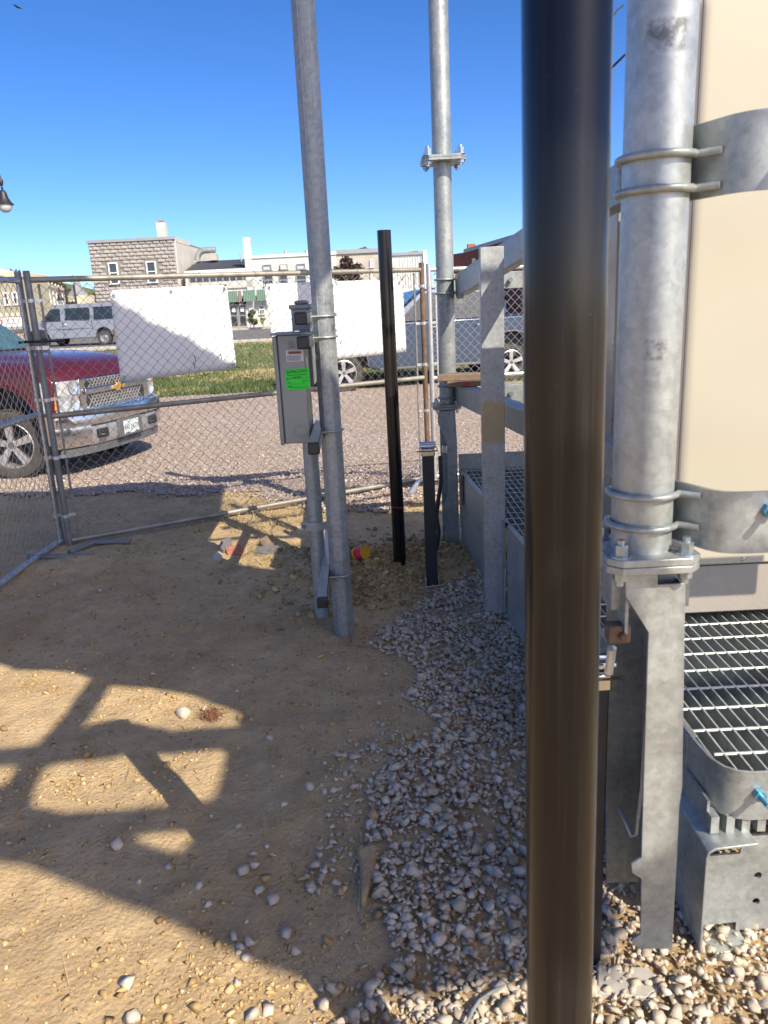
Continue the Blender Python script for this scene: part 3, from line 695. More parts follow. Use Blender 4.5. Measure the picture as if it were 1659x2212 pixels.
for P0, ye in STRUTS:
    x0, y0, z0 = P0; x1 = x0+(FP[0]-NP[0])*(ye-y0)/.85*.6
    P0 = np.array([x0, y0, z0]); P1 = np.array([x1, ye, z0]); m = MB()
    d = (P1-P0)/np.linalg.norm(P1-P0); sd = np.cross(d, (0, 0, 1)); up = np.array([0, 0, 1.0]); c = (P0+P1)/2; L = np.linalg.norm(P1-P0); w = .0413/2
    m.obox(c+up*(w-.0013), d, sd, up, L, .0413, .0026); m.obox(c-up*(w-.0013), d, sd, up, L, .0413, .0026)
    m.obox(c+sd*(w-.0013), d, sd, up, L, .0026, .0413); m.obox(c-sd*(w-.0013)+up*.0155, d, sd, up, L, .0026, .011); m.obox(c-sd*(w-.0013)-up*.0155, d, sd, up, L, .0026, .011)
    m.build('strut', M['galv'], rack)
    cp = MB().obox(P0-d*.006, d, sd, up, .03, .0465, .0465); o = cp.build('end_cap', M['blackcap'], rack, bevel=.006)
    for C in (NP, FP):
        pth = [(x0-.028, C[1]-.053, z0)]
        for k in range(0, 13):
            a = R(-90+180*k/12); pth.append((C[0]+.053*math.cos(a), C[1]+.053*math.sin(a), z0))
        pth.append((x0-.028, C[1]+.053, z0)); MB().tube(pth, .0042, 8).build('u_bolt', M['galv_far'], rack, True)
        m = MB()
        for s in (-1, 1): m.cyl((x0-.030, C[1]+s*.053, z0), (x0-.021, C[1]+s*.053, z0), .0085, 6)
        m.build('nut', M['bolt'], rack)
# conduit with clamp
ct, cb = V(672, 965, 3.58), V(693, 1318, 3.64)
cx = (ct[0]+cb[0])/2
cond = thing('conduit', 'galvanised conduit dropping from the grey box into the dirt', 'pipe', (cx, 3.62, 0))
MB().cyl((cx, 3.62, -.02), (cx, 3.62, .96), .036, 20).build('pipe', M['galv'], cond, True)
m = MB().strip([(cx-.07, 3.60), (cx-.05, 3.585), (cx-.03, 3.577), (cx+.03, 3.577), (cx+.075, 3.60)], .455, .495, .003); m.cyl((cx-.062, 3.59, .475), (cx-.062, 3.545, .475), .008, 8); m.build('clamp', M['galv'], cond, True)
m = MB().cyl((cx, 3.62, .62), (cx, 3.62, .66), .0385, 20); m.build('coupling', M['galv_far'], cond, True)

# grey disconnect box with labels
bx0, bx1, by0, by1, bz0, bz1 = -.412, -.303, 3.30, 3.52, .932, 1.392
box = thing('meter_box', 'tall grey enclosure with green approval sticker and orange warning label', 'electrical box', (-.36, 3.4, bz0))
MB().bb(bx0, bx1, by0, by1, bz0, bz1).build('enclosure', M['grey_box'], box, bevel=.005)
MB().bb(bx0-.020, bx0-.002, by0-.006, by1+.006, bz0-.004, bz1-.004).build('cover', M['grey_box'], box, bevel=.005)
MB().bb(bx0-.026, bx1+.006, by0-.012, by1+.01, bz1, bz1+.008).build('lid', M['grey_box'], box, bevel=.003)
MB().bb(bx1-.035, bx1-.012, by0-.004, by0+.01, bz1+.008, bz1+.018).build('latch', M['chrome'], box, bevel=.003)
for r in (.021, .029):
    c = V(650, 931, by0); pts = [(c[0]+r*math.cos(a), by0-.0004, c[2]+r*math.sin(a)) for a in np.linspace(0, 2*math.pi, 28, False)]
    MB().tube(pts, .0011, 5, False, True).build('knockout', M['grey_box'], box, True)
def quad4(pts, Y, t, name, m, parent, lift=.002):
    P = [V(px, py, Y) for px, py in pts]
    return MB().prism([(p[0], p[2]) for p in P], (0, Y-lift, 0), (1, 0, 0), (0, 0, 1), (0, 1, 0), t).build(name, m, parent)
def text(body, size, loc, xdir, up, m, parent, name='lettering', ext=.0004, align='CENTER', squash=1.0):
    cu = bpy.data.curves.new(name, 'FONT'); cu.body = body; cu.size = size; cu.extrude = ext; cu.align_x = align; cu.align_y = 'CENTER'; cu.resolution_u = 2
    o = bpy.data.objects.new('tmp', cu); COL.objects.link(o); dg = bpy.context.evaluated_depsgraph_get()
    me = bpy.data.meshes.new_from_object(o.evaluated_get(dg)); bpy.data.objects.remove(o); bpy.data.curves.remove(cu)
    X = np.array(xdir, float); X /= np.linalg.norm(X); U = np.array(up, float); U /= np.linalg.norm(U); N = np.cross(X, U)
    co = np.empty(len(me.vertices)*3); me.vertices.foreach_get('co', co); co = co.reshape(-1, 3)
    w = co[:, :1]*X*squash+co[:, 1:2]*U+co[:, 2:3]*N
    me.vertices.foreach_set('co', w.ravel()); me.materials.clear(); me.materials.append(m)
    t = bpy.data.objects.new(name, me); COL.objects.link(t); t.parent = parent; t.location = tuple(np.array(loc)-(WL[parent.name] if parent is not None else 0)); WL[t.name] = np.array(loc, float)
    return t
wl = quad4([(617, 757), (655, 756), (656, 780), (619, 782)], by0, .0012, 'warning_label', M['labelwhite'], box)
quad4([(623, 758.5), (650, 758), (650.5, 764.5), (623.5, 765)], by0, .0005, 'orange_band', M['orange'], wl, .0026)
c = V(637, 761.7, by0); text('⚠ WARNING' if False else 'WARNING', .0125, (c[0], by0-.0031, c[2]), (1, 0, .02), (0, 0, 1), M['ink'], wl, 'lettering')
for k in range(5):
    y = 768.5+k*2.3; quad4([(620+.1*k, y), (651+random.uniform(-6, 3), y-.4), (651, y+.7), (620, y+1.0)], by0, .0003, 'print_line', M['grey_plastic'], wl, .0024)
c = V(630, 750, by0); text('5408', .014, (c[0], by0-.001, c[2]), (1, 0, .03), (0, 0, 1), M['grey_plastic'], box)
for k in range(3):
    quad4([(622, 738+k*3), (633+2*k, 737.6+k*3), (633, 738.6+k*3), (622, 739+k*3)], by0, .0003, 'print_line', M['grey_plastic'], box, .001)
gs = quad4([(615.5, 797.5), (668, 794.5), (670.5, 839), (619.5, 843)], by0, .0008, 'approval_sticker', M['green'], box, .0032)
c = V(642, 803, by0); text('APPROVED', .0185, (c[0], by0-.0036, c[2]), (1, 0, .055), (-.055, 0, 1), M['ink'], gs)
for (x0, x1, y, h) in ((620, 633, 811, 1), (635, 663, 809.6, 1.1), (634, 651, 814, 1.5), (619, 625, 817.5, 1.2), (627, 640, 817, 1), (642, 650, 816.4, 1), (653, 658, 815.9, 1), (661, 665, 815.4, 1.1), (620, 624, 820.5, 1), (621, 629, 826.5, 1.2), (632, 660, 829.8, .5), (622, 631, 834, 1.2), (625, 664, 836.8, .9), (652, 664, 822.5, .9), (655, 659, 824.8, 1)):
    quad4([(x0, y), (x1, y-(x1-x0)*.05), (x1, y+h-(x1-x0)*.05), (x0, y+h)], by0, .0003, 'print_line', M['ink'], gs, .0036)
# taller hub box behind it
hub = thing('breaker_box', 'small grey box with a raised lid standing behind the stickered enclosure', 'electrical box', (-.33, 3.6, 1.15))
MB().bb(-.372, -.292, 3.56, 3.74, 1.15, 1.497).build('enclosure', M['grey_box'], hub, bevel=.005)
MB().bb(-.380, -.284, 3.55, 3.75, 1.494, 1.513).build('lid', M['grey_box'], hub, bevel=.004)
MB().bb(-.357, -.302, 3.57, 3.73, 1.513, 1.531).build('hub_plate', M['grey_box'], hub, bevel=.009, seg=3)

# ================================================================== black posts
def postmesh(c, r, z0, z1, lean=(0, 0), open_top=True):
    m = MB(); top = (c[0]+lean[0], c[1]+lean[1], z1); m.cyl((c[0], c[1], z0), top, r, 32)
    if open_top: m.lathe([(r*.86, -.05), (r*.86, .0008), (r, .0008)], top, (0, 0, 1), 32)
    return m
b = thing('bollard', 'slim black pipe bollard with a pink string tied round it', 'bollard', (.076, 4.2, 0), None)
postmesh((.078, 4.2), .0362, -.05, 1.862, (-.008, 0)).build('pipe', M['black_pipe'], b, True)
sr = V(860, 1097, 4.163); pts = [(.0775+.0375*math.cos(a), 4.2+.0375*math.sin(a), sr[2]+.002*math.sin(2*a)) for a in np.linspace(0, 2*math.pi, 24, False)]
MB().tube(pts, .0014, 5, False, True).build('string', M['pink'], b, True)
fp = thing('black_pole', 'thick glossy black steel pole close in front of the camera', 'pole', (.220, .90, 0), None)
p0, p1 = V(1207.5, 2212, .90), V(1224.5, 0, .90)
k = (p1-p0)/(p1[2]-p0[2]); q0 = p0-k*(p0[2]+.05); q1 = p0+k*(1.835-p0[2])
MB().cyl(q0, q1, .0466, 48).build('pipe', M['black_pipe'], fp, True)
def sqpost(c, w, h, label):
    t = thing('square_post', label, 'post', (c[0], c[1], 0), 'square black tube posts with clamp caps'); x, y = c
    MB().bb(x-w/2, x+w/2, y-w/2, y+w/2, -.03, h).build('tube', M['blackpaint'], t, bevel=.004)
    cap = MB().bb(x-w/2-.005, x+w/2+.005, y-w/2-.005, y+w/2+.005, h-.012, h+.03); cap.build('clamp_cap', M['chrome'], t, bevel=.006)
    m = MB().tube([(x-w/2-.012, y-w*.3, h+.042), (x+w/2+.012, y-w*.3, h+.042)], .011, 12); m.tube([(x-w/2-.012, y+w*.1, h+.046), (x+w/2+.012, y+w*.1, h+.046)], .016, 12); m.build('hinge_roll', M['chrome'], t, True)
    MB().cyl((x-w/2-.03, y-w/2-.004, h+.018), (x+w/2+.022, y-w/2-.004, h+.018), .0035, 8).build('pin', M['rust'], t, True)
    for s in (-1, 1):
        m = MB().bb(x+s*(w/2+.018)-.016, x+s*(w/2+.018)+.016, y-.05, y+.02, .0, .004); m.bb(x+s*(w/2+.004)-.002, x+s*(w/2+.004)+.002, y-.05, y+.02, .0, .045); m.build('foot_bracket', M['galv'], t)
    MB().cyl((x-w/2-.035, y-.052, .012), (x+w/2+.035, y-.052, .022), .004, 8).build('foot_rod', M['galv'], t, True)
    return t
sqpost((.243, 3.95), .0605, .735, 'square black tube post with silver cap beside the far column')
sqpost((.405, 1.425), .062, .738, 'square black tube post half hidden by the front black pole')
hs = MB().tube([V(951, 985, 4.55), V(953, 1040, 4.53), V(946, 1085, 4.5), V(943, 1115, 4.46), V(948, 1150, 4.42), V(944, 1180, 4.38), V(938, 1200, 4.3)], .013, 10)
tag(hs.build('hose', M['rubber'], None, True), 'black flexible hose hanging behind the far square post', 'hose')

# ================================================================== steel platform
def fillpoly(outer, holes, z, t, name, m, parent):
    cu = bpy.data.curves.new(name, 'CURVE'); cu.dimensions = '2D'; cu.fill_mode = 'BOTH'; cu.extrude = t/2
    for loop in [outer]+holes:
        sp = cu.splines.new('POLY'); sp.points.add(len(loop)-1); sp.use_cyclic_u = True
        for q, (x, y) in zip(sp.points, loop): q.co = (x, y, 0, 1)
    o = bpy.data.objects.new('tmp', cu); COL.objects.link(o); dg = bpy.context.evaluated_depsgraph_get()
    me = bpy.data.meshes.new_from_object(o.evaluated_get(dg)); bpy.data.objects.remove(o); bpy.data.curves.remove(cu); me.materials.clear(); me.materials.append(m)
    r = bpy.data.objects.new(name, me); COL.objects.link(r); loc = np.array([0, 0, z], float); WL[r.name] = loc
    if parent is not None: r.parent = parent; r.location = tuple(loc-WL[parent.name])
    else: r.location = tuple(loc)
    return r
def circ(cx, cy, r, n=20): return [(cx+r*math.cos(2*math.pi*i/n), cy+r*math.sin(2*math.pi*i/n)) for i in range(n)]
plat = thing('steel_platform', 'galvanised steel platform with grating, rails and tall columns along the right', 'platform', (.6, 3.0, 0))
NC, FC = np.array([.470, 1.349]), np.array([.424, 4.705])
def flange(cx, cy, z, h, cut, parent, m, bolts, br=.011, cutx=None):
    for k in range(2):
        poly = [(-h+cut, -h), (h-cut, -h), (h, -h+cut), (h, h-cut), (h-cut, h), (-h+cut, h), (-h, h-cut), (-h, -h+cut)]
        MB().prism(poly, (cx, cy, z+k*.0145), (1, 0, 0), (0, 1, 0), (0, 0, 1), .0135).build('flange_plate', m, parent, bevel=.0015)
    for sx, sy in ((-1, -1), (1, -1), (1, 1), (-1, 1)):
        x, y = cx+sx*h*bolts, cy+sy*h*bolts
        b_ = MB().cyl((x, y, z+.028), (x, y, z+.031), br*1.45, 16); b_.cyl((x, y, z+.031), (x, y, z+.031+br*1.6), br, 6); b_.cyl((x, y, z-.026), (x, y, z+.031+br*2.3), br*.55, 10); b_.cyl((x, y, z-.016), (x, y, z-.001), br, 6)
        b_.build('bolt', M['bolt'], parent)
# near column
zf = 1.018
nc = MB().cyl((NC[0], NC[1], zf+.028), (NC[0], NC[1], 6.19), .0535, 40).build('column', M['galv_col'], plat, True)
flange(NC[0]+.004, NC[1]+.002, zf, .083, .022, nc, M['galv'], .70, .0125)
def ubolt(C, r, z, target, m, parent, rod=.0058, start=150, end=330):
    pts = []
    for k in range(17):
        a = R(start+(end-start)*k/16); pts.append((C[0]+r*math.cos(a), C[1]+r*math.sin(a), z))
    pts.append(target); return MB().tube(pts, rod, 10).build('u_bolt', m, parent, True)
zu = [V(1400, 331, 1.29)[2], V(1400, 407, 1.29)[2], V(1400, 1078, 1.29)[2], V(1400, 1146, 1.29)[2]]
for i, z in enumerate(zu): ubolt(NC, .0605, z, (.552, 1.292, z), M['galv'], nc, .0062)
def arm(zlo, zhi, name, bolts):
    path = [(.500, 1.425), (.524, 1.375), (.540, 1.335), (.553, 1.303), (.564, 1.280), (.577, 1.265), (.594, 1.256), (.62, 1.252), (1.9, 1.250)]
    a = MB().strip(path, zlo, zhi, .008).build(name, M['galv'], plat, True)
    for px, py in bolts:
        c = V(px, py, 1.245); b_ = MB().cyl((c[0], 1.247, c[2]), (c[0], 1.235, c[2]), .0125, 6); b_.cyl((c[0], 1.235, c[2]), (c[0], 1.205, c[2]), .0062, 10); b_.build('bolt', M['bluebolt'], a)
    return a
arm(V(1600, 412, 1.25)[2], V(1600, 236, 1.25)[2], 'bracket_arm', [(1700, 330)])
arm(V(1600, 1196, 1.25)[2], V(1600, 1064, 1.25)[2], 'bracket_arm', [(1660, 1102)])
# near leg: folded channel open towards the left
LY = 1.305
lp = [V(x, y, LY) for x, y in [(1351.5, 1237), (1421, 1237), (1421, 1264), (1481, 1260), (1474, 1700), (1468, 1740), (1461, 1880), (1452, 2050), (1381, 2050), (1362, 2034), (1384, 2018), (1386, 1899), (1366, 1886), (1364, 1867), (1386, 1853), (1392, 1640), (1399, 1425), (1401, 1366), (1352, 1289)]]
leg = MB().prism([(p[0], p[2]) for p in lp], (0, LY, 0), (1, 0, 0), (0, 0, 1), (0, 1, 0), .006).build('leg', M['galv'], plat, bevel=.001)
xr_t, xr_b, zt_, zb_ = lp[3][0], lp[7][0], lp[3][2], lp[7][2]
MB().add([(xr_t-.006, LY+.006, zt_), (xr_t, LY+.006, zt_), (xr_t, LY+.20, zt_), (xr_t-.006, LY+.20, zt_), (xr_b-.006, LY+.006, zb_), (xr_b, LY+.006, zb_), (xr_b, LY+.20, zb_), (xr_b-.006, LY+.20, zb_)],
         [(0, 1, 2, 3), (4, 7, 6, 5), (0, 4, 5, 1), (1, 5, 6, 2), (2, 6, 7, 3), (3, 7, 4, 0)]).build('web', M['galv_far'], leg)
MB().prism([(xr_t-.085, zt_), (xr_t-.006, zt_), (xr_b-.006, zb_), (xr_b-.08, zb_)], (0, LY+.195, 0), (1, 0, 0), (0, 0, 1), (0, 1, 0), .006).build('back_flange', M['galv_far'], leg)
MB().prism([(LY+.006, zf-.002), (LY+.14, zf-.002), (LY+.14, zf-.05), (LY+.10, zf-.08), (LY+.05, zf-.11), (LY+.006, zf-.13)], (lp[0][0]+.004, 0, 0), (0, 1, 0), (0, 0, 1), (1, 0, 0), .006).build('gusset', M['galv_far'], leg)
MB().bb(.415, .56, LY+.03, LY+.09, zf-.09, zf-.002).build('cap_block', M['galv_far'], leg)
m = MB().prism([(.44, .42), (.545, .42), (.545, .30), (.47, .24), (.44, .30)], (0, LY+.10, 0), (1, 0, 0), (0, 0, 1), (0, 1, 0), .006); None
rp = [V(1397, 1560, LY+.03), V(1388, 1700, LY+.04), V(1376, 1800, LY+.05), V(1366, 1808, LY+.06), V(1335, 1740, LY+.12)]
MB().tube(rp, .005, 8).build('rod', M['galv'], leg, True)
# strap clamp on the near leg
a_, b_ = V(1312, 1350, LY+.02), V(1370, 1400, LY-.01)
m = MB().bb(a_[0], b_[0], LY+.01, LY+.04, b_[2]-.0, a_[2]); m.cyl(((a_[0]*.4+b_[0]*.6), LY+.012, (a_[2]+b_[2])/2), ((a_[0]*.4+b_[0]*.6), LY-.004, (a_[2]+b_[2])/2), .008, 6); m.build('strap', M['rust'], leg, bevel=.003)
tr = MB().tube([V(1322, 1400, LY+.05), V(1319, 1425, LY+.06), V(1314, 1455, LY+.06)], .009, 8); tr.build('stud', M['wire_new'], leg, True)
# far column
zl = V(950, 884, 4.65)[2]
fcm = V(942, 353, 4.7)[2]
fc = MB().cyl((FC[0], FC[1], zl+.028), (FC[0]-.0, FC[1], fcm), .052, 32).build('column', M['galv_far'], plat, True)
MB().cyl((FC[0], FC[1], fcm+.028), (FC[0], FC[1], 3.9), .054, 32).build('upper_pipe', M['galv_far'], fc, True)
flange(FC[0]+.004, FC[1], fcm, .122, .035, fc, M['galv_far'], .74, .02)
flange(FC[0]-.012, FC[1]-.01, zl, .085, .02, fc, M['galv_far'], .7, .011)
for py in (604, 634, 836, 861):
    z = V(955, py, 4.66)[2]; ubolt(FC, .058, z, (.515, 4.655, z), M['galv_far'], fc, .0065, 140, 330)
for (ya, yb) in ((590, 645), (826, 872)):
    a_, b_ = V(996, ya, 4.6), V(996, yb, 4.6); MB().bb(.487, .515, 4.56, 4.72, b_[2], a_[2]).build('bracket_plate', M['galv_far'], plat, bevel=.002)
FLY = 4.63
fl = [V(x, y, FLY) for x, y in [(946, 889), (983, 887), (987, 950), (993, 1185), (962, 1188), (961, 1150), (968, 1125), (956, 1100), (962, 1085), (968, 1072), (966, 955), (946, 915)]]
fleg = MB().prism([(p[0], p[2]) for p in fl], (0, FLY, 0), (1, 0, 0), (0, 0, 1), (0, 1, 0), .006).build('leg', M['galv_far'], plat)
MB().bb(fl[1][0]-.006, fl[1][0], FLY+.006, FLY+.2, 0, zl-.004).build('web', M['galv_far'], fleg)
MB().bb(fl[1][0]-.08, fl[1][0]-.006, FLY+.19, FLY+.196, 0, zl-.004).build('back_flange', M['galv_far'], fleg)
a_ = V(960, 970, FLY); MB().box((a_[0], FLY-.012, a_[2]), (.03, .03, .045)).build('pipe_clip', M['fence_new'], fleg, bevel=.004)
# rails (two long beams) and the transverse end beams
def boxbeam(p0, p1, w, h, name, m): return MB().bar(p0, p1, w, h).build(name, m, plat, bevel=.004)
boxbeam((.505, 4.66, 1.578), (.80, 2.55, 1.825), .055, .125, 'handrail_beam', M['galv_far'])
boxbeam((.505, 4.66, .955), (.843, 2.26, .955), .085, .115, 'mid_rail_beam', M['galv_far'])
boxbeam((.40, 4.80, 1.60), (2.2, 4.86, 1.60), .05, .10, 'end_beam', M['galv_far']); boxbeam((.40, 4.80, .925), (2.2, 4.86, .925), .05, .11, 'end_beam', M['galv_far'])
for z in (1.6, .925):
    c = np.array([.82, 4.78, z]); MB().cyl(c, c-np.array([0, .02, 0]), .014, 12).build('bolt', M['bolt'], plat)
# stanchion
sx, sy = .522, 3.50
st = MB(); st.bb(sx-.051, sx+.051, sy, sy+.007, -.02, 1.715); st.bb(sx-.051, sx-.044, sy+.007, sy+.055, -.02, 1.715); st.bb(sx+.044, sx+.051, sy+.007, sy+.055, -.02, 1.715)
st.build('stanchion', M['galv_yellow'], plat, bevel=.002)
# toe boards
T0, T1 = np.array([.482, 4.63]), np.array([.690, 1.60]); tm = T0+(T1-T0)*.385; tm2 = T0+(T1-T0)*.405
for a, b2 in ((T0, tm), (tm2, T1)):
    for z0, z1 in ((.03, .262), (.268, .484)):
        m = MB().strip([a, b2], z0, z1, .005)
        m.strip([a+np.array([.012, 0]), b2+np.array([.012, 0])], z1-.004, z1, .022); m.build('toe_board', M['galv_far'], plat, bevel=.001)
MB().bb(.470, .482, 4.50, 4.545, .30, .48).build('toe_clip', M['wood'], plat)
MB().bb(.48, 2.2, 4.70, 4.706, .10, .575).build('end_plate', M['galv'], plat)
c = V(1012, 1026, 4.68); MB().cyl((c[0], 4.70, c[2]), (c[0], 4.685, c[2]), .022, 14).build('bolt', M['bolt'], plat)
c = V(1055, 1028, 4.69); text('PC', .11, (c[0], 4.697, c[2]), (1, 0, .03), (.15, 0, 1), M['ink'], plat, 'pen_mark')
# grating: bearing bars and cross rods
GZ = .482
def toex(y): return T0[0]+(T1[0]-T0[0])*(T0[1]-y)/(T0[1]-T1[1])+.012
barmesh = {}
x = .515
while x < 1.95:
    ye = 1.462 if x > .735 else 1.475+(.735-x)*.6
    y1 = 4.69
    if x < .70:
        # starts where the toe board runs
        lo = max(ye, T1[1]-(x-T1[0]-.012)*0) if x > T1[0]+.012 else T0[1]-(x-.012-T0[0])/(T1[0]-T0[0])*(T0[1]-T1[1])
        ye = max(ye, lo+.01)
    if y1-ye > .1:
        key = round(ye, 2)
        if key in barmesh:
            o = barmesh[key].copy(); COL.objects.link(o); o.location.x = x-WL[plat.name][0]; WL[o.name] = np.array([x, 0, 0])
        else:
            barmesh[key] = MB().bb(x-.0022, x+.0022, ye, y1, GZ-.042, GZ).build('grating_bar', M['galv'], plat)
    x += .0325
y = 1.53; first = None
while y < 4.68:
    xl = max(toex(y), .50) if y > 1.6 else .72
    MB().tube([(xl, y, GZ-.003), (1.95, y, GZ-.003)], .0042, 6).build('cross_rod', M['galv'], plat, True)
    y += .1
# rounded corner band and the open channel end below it
zb = V(1600, 1775, 1.435)[2]
cband = MB().strip([(.693, 1.70), (.696, 1.56), (.702, 1.50), (.716, 1.468), (.738, 1.450), (.768, 1.442), (1.95, 1.440)], zb, GZ+.008, .007).build('corner_band', M['galv'], plat, True)
c = V(1641, 1718, 1.43); b_ = MB().cyl((c[0], 1.437, c[2]), (c[0], 1.423, c[2]), .0135, 6); b_.cyl((c[0], 1.423, c[2]), (c[0], 1.39, c[2]), .0065, 10); b_.build('bolt', M['bluebolt'], cband)
CYY = 1.46
e0, e1 = V(1500, 1800, CYY), V(1497, 2020, CYY); x0 = (e0[0]+e1[0])/2+.004; z1, z0 = e0[2]+.0, e1[2]
h1, h2 = V(1636, 1889, CYY), V(1632, 1945, CYY)
n1, n2 = V(1598, 1842, CYY), V(1588, 2005, CYY)
outer = [(x0, z0+.028), (n2[0], z0+.034), (n2[0], z0+.012), (1.95, z0+.012), (1.95, z1-.01), (n1[0], z1-.012), (n1[0], n1[2]), (x0, n1[2]-.004)]
pl = fillpoly(outer, [circ(h1[0], h1[2], .0088), circ(h2[0], h2[2], .0088)], 0, .006, 'channel_plate', M['galv'], plat)
pl.rotation_euler = (R(90), 0, 0); pl.location = (-WL[plat.name][0], CYY-WL[plat.name][1], -WL[plat.name][2])
def lip(pts, name='channel_lip'): return MB().prism(pts, (0, CYY-.055, 0), (1, 0, 0), (0, 0, 1), (0, 1, 0), .19).build(name, M['galv'], plat, bevel=.0015)
t = .006
lip([(x0-t, z0+.02), (x0-t+.002, z0+.008), (x0+.008, z0-t+.001), (x0+.018, z0-t), (x0+.108, z0-t+.010), (x0+.108, z0+.010), (x0+.02, z0), (x0+.010, z0+.005), (x0+.003, z0+.016), (x0, z0+.02), (x0, z1-.022), (x0+.004, z1-.010), (x0+.016, z1-.003), (x0+.105, z1+.004), (x0+.105, z1+.010), (x0+.014, z1+.003), (x0-.002, z1-.006), (x0-t, z1-.02)], 'channel')
for i in range(1, 12):
    MB().bb(x0-.012+.0345*i-.003, x0+.0345*i+.003, CYY-.012, CYY+.05, z1+.006, zb+.004).build('grating_tab', M['galv'], plat)
for py, px in ((1858, 1481), (1990, 1477)):
    c = V(px, py, 1.52); MB().cyl((.684, c[1], c[2]), (.668, c[1], c[2]), .016, 6).build('bolt', M['bolt'], plat)
MB().strip([(.688, 1.68), (.688, 1.47)], .07, zb+.03, .006).build('side_plate', M['galv_far'], plat)

# boards resting on the rail
w1 = MB().prism([(.345, 4.52), (.62, 4.50), (.66, 4.60), (.42, 4.66), (.37, 4.60)], (0, 0, 1.046), (1, 0, 0), (0, 1, 0), (0, 0, 1), .036).build('wood_board', M['wood'], bevel=.003)
tag(w1, 'upper grey brown board with snapped end, atop the red marked board', 'board')
w2 = MB().prism([(.40, 4.49), (.70, 4.44), (.73, 4.55), (.43, 4.60)], (0, 0, 1.014), (1, 0, 0), (0, 1, 0), (0, 0, 1), .031).build('wood_board', M['wood'], bevel=.003)
tag(w2, 'lower board with red paint mark on the mid rail at the far column', 'board')
MB().bb(.49, .57, 4.468, 4.475, 1.020, 1.040).build('paint_mark', M['redlens'], w2)

# equipment cabinets on the platform
cab = thing('equipment_cabinet', 'tall beige steel cabinet in sunlight at the right edge', 'cabinet', (1.15, 2.47, GZ))
CX0, CX1, CY0, CY1 = .868, 1.45, 2.25, 2.56
MB().bb(CX0, CX1, CY0, CY1, .668, 2.27).build('body', M['cabinet'], cab, bevel=.006)
MB().bb(CX0-.004, CX1+.004, CY0-.004, CY1+.004, 2.27, 2.285).build('roof', M['cabinet'], cab, bevel=.004)
MB().bb(CX0+.018, CX1-.01, CY0+.012, CY1-.01, .505, .662).build('plinth', M['cab_grey'], cab, bevel=.004)
for i in range(3): MB().bb(CX0+.05+.22*i, CX0+.11+.22*i, CY0+.06, CY1-.06, GZ+.001, .505).build('foot', M['blackpaint'], cab)
c = V(1605, 1208, CY0)
for dx in (0, .22): MB().lathe([(0, .004), (.004, .004), (.007, 0)], (c[0]+dx, CY0-.0005, c[2]), (0, -1, 0), 12).build('screw', M['chrome'], cab)
MB().bb(CX0+.02, CX0+.026, CY0-.003, CY0, .70, 2.25).build('door_seam', M['cab_grey'], cab)
cab2 = thing('equipment_cabinet', 'lower taupe cabinet with glossy sides glimpsed behind the near column', 'cabinet', (1.3, 3.4, GZ))
MB().bb(.93, 1.75, 3.06, 3.72, .55, 1.80).build('body', M['cab_grey'], cab2, bevel=.006)
MB().bb(.915, 1.765, 3.045, 3.735, 1.80, 1.84).build('roof', M['cab_grey'], cab2, bevel=.004)
MB().bb(.96, 1.72, 3.08, 3.70, GZ+.001, .548).build('plinth', M['blackpaint'], cab2)
MB().bb(.918, .93, 3.2, 3.6, .9, 1.45).build('side_panel', M['labelwhite'], cab2, bevel=.003)

# ------------------------------------------------------------------ unseen plate added overhead, outline and holes cut to shape the yard shadow
SH = 6.2; sft = np.array([SUNV[0], SUNV[1]])*SH
def geq(pts, z=0.0): return [np.array(G(x, y, z)[:2])-z*np.array([SUNV[0], SUNV[1]])*-1*0+np.array([SUNV[0], SUNV[1]])*(SH-z) for x, y in pts]
low = geq([(1290, 2105), (1133, 2107), (901, 2149), (739, 2136), (710, 2124), (619, 2098), (585, 2088), (431, 2016), (319, 1968), (188, 1919), (68, 1870), (0, 1859)], .03)
s0, s1 = onfence(237, 645, .05), onfence(512, 790, .05)
e0, e1 = [np.array(q[:2])+np.array([SUNV[0], SUNV[1]])*(SH-q[2]) for q in (s0, s1)]
far = []
for i in range(61):
    t = -2.2+3.55*i/60; far.append(e0+(e1-e0)*t+np.array([0, .010*math.sin(i*1.9)+.008*math.sin(i*.7)]))
rightb = geq([(474, 1125), (437, 1155), (401, 1184), (383, 1203)], .02)
Lp = lambda x, y, z: np.array([x, y])+np.array([SUNV[0], SUNV[1]])*(SH-z)
outer = low+[low[-1]+np.array([-2.2, .35]), far[0]+np.array([-.3, -.1])]+far+rightb+[Lp(.90, 2.25, 2.2), Lp(.90, 2.25, .66), Lp(.69, 2.0, .48), Lp(.71, 1.52, .48), Lp(.69, 1.3, .30)]
crop6 = lambda pts: geq([(x*.375, 1382.6+y*.375) for x, y in pts], .02)
holes = [crop6(h) for h in ([(-160, 60), (80, 160), (390, 170), (530, 215), (420, 350), (380, 420), (220, 600), (-160, 640)],
    [(640, 250), (850, 265), (1120, 300), (1390, 400), (1380, 490), (1000, 508), (840, 474), (650, 450), (530, 476), (462, 512), (560, 380)],
    [(320, 705), (480, 690), (740, 650), (1320, 620), (1270, 880), (1210, 920), (900, 960), (400, 995), (180, 950), (200, 850), (260, 730)],
    [(740, 1130), (1180, 1075), (1060, 1210), (1010, 1220)], [(-160, 725), (100, 715), (40, 830), (-160, 850)])]  # openings that leave the sunlit patches on the dirt
nn_ = np.array([.806, .59]); slot = []
for z, o_ in ((2.75, -.030), (2.75, .036), (.35, .036), (.35, -.030)): slot.append(Lp(NC[0], NC[1], z)+nn_*o_)
holes.append(slot)  # slot lets the sun through to the near column
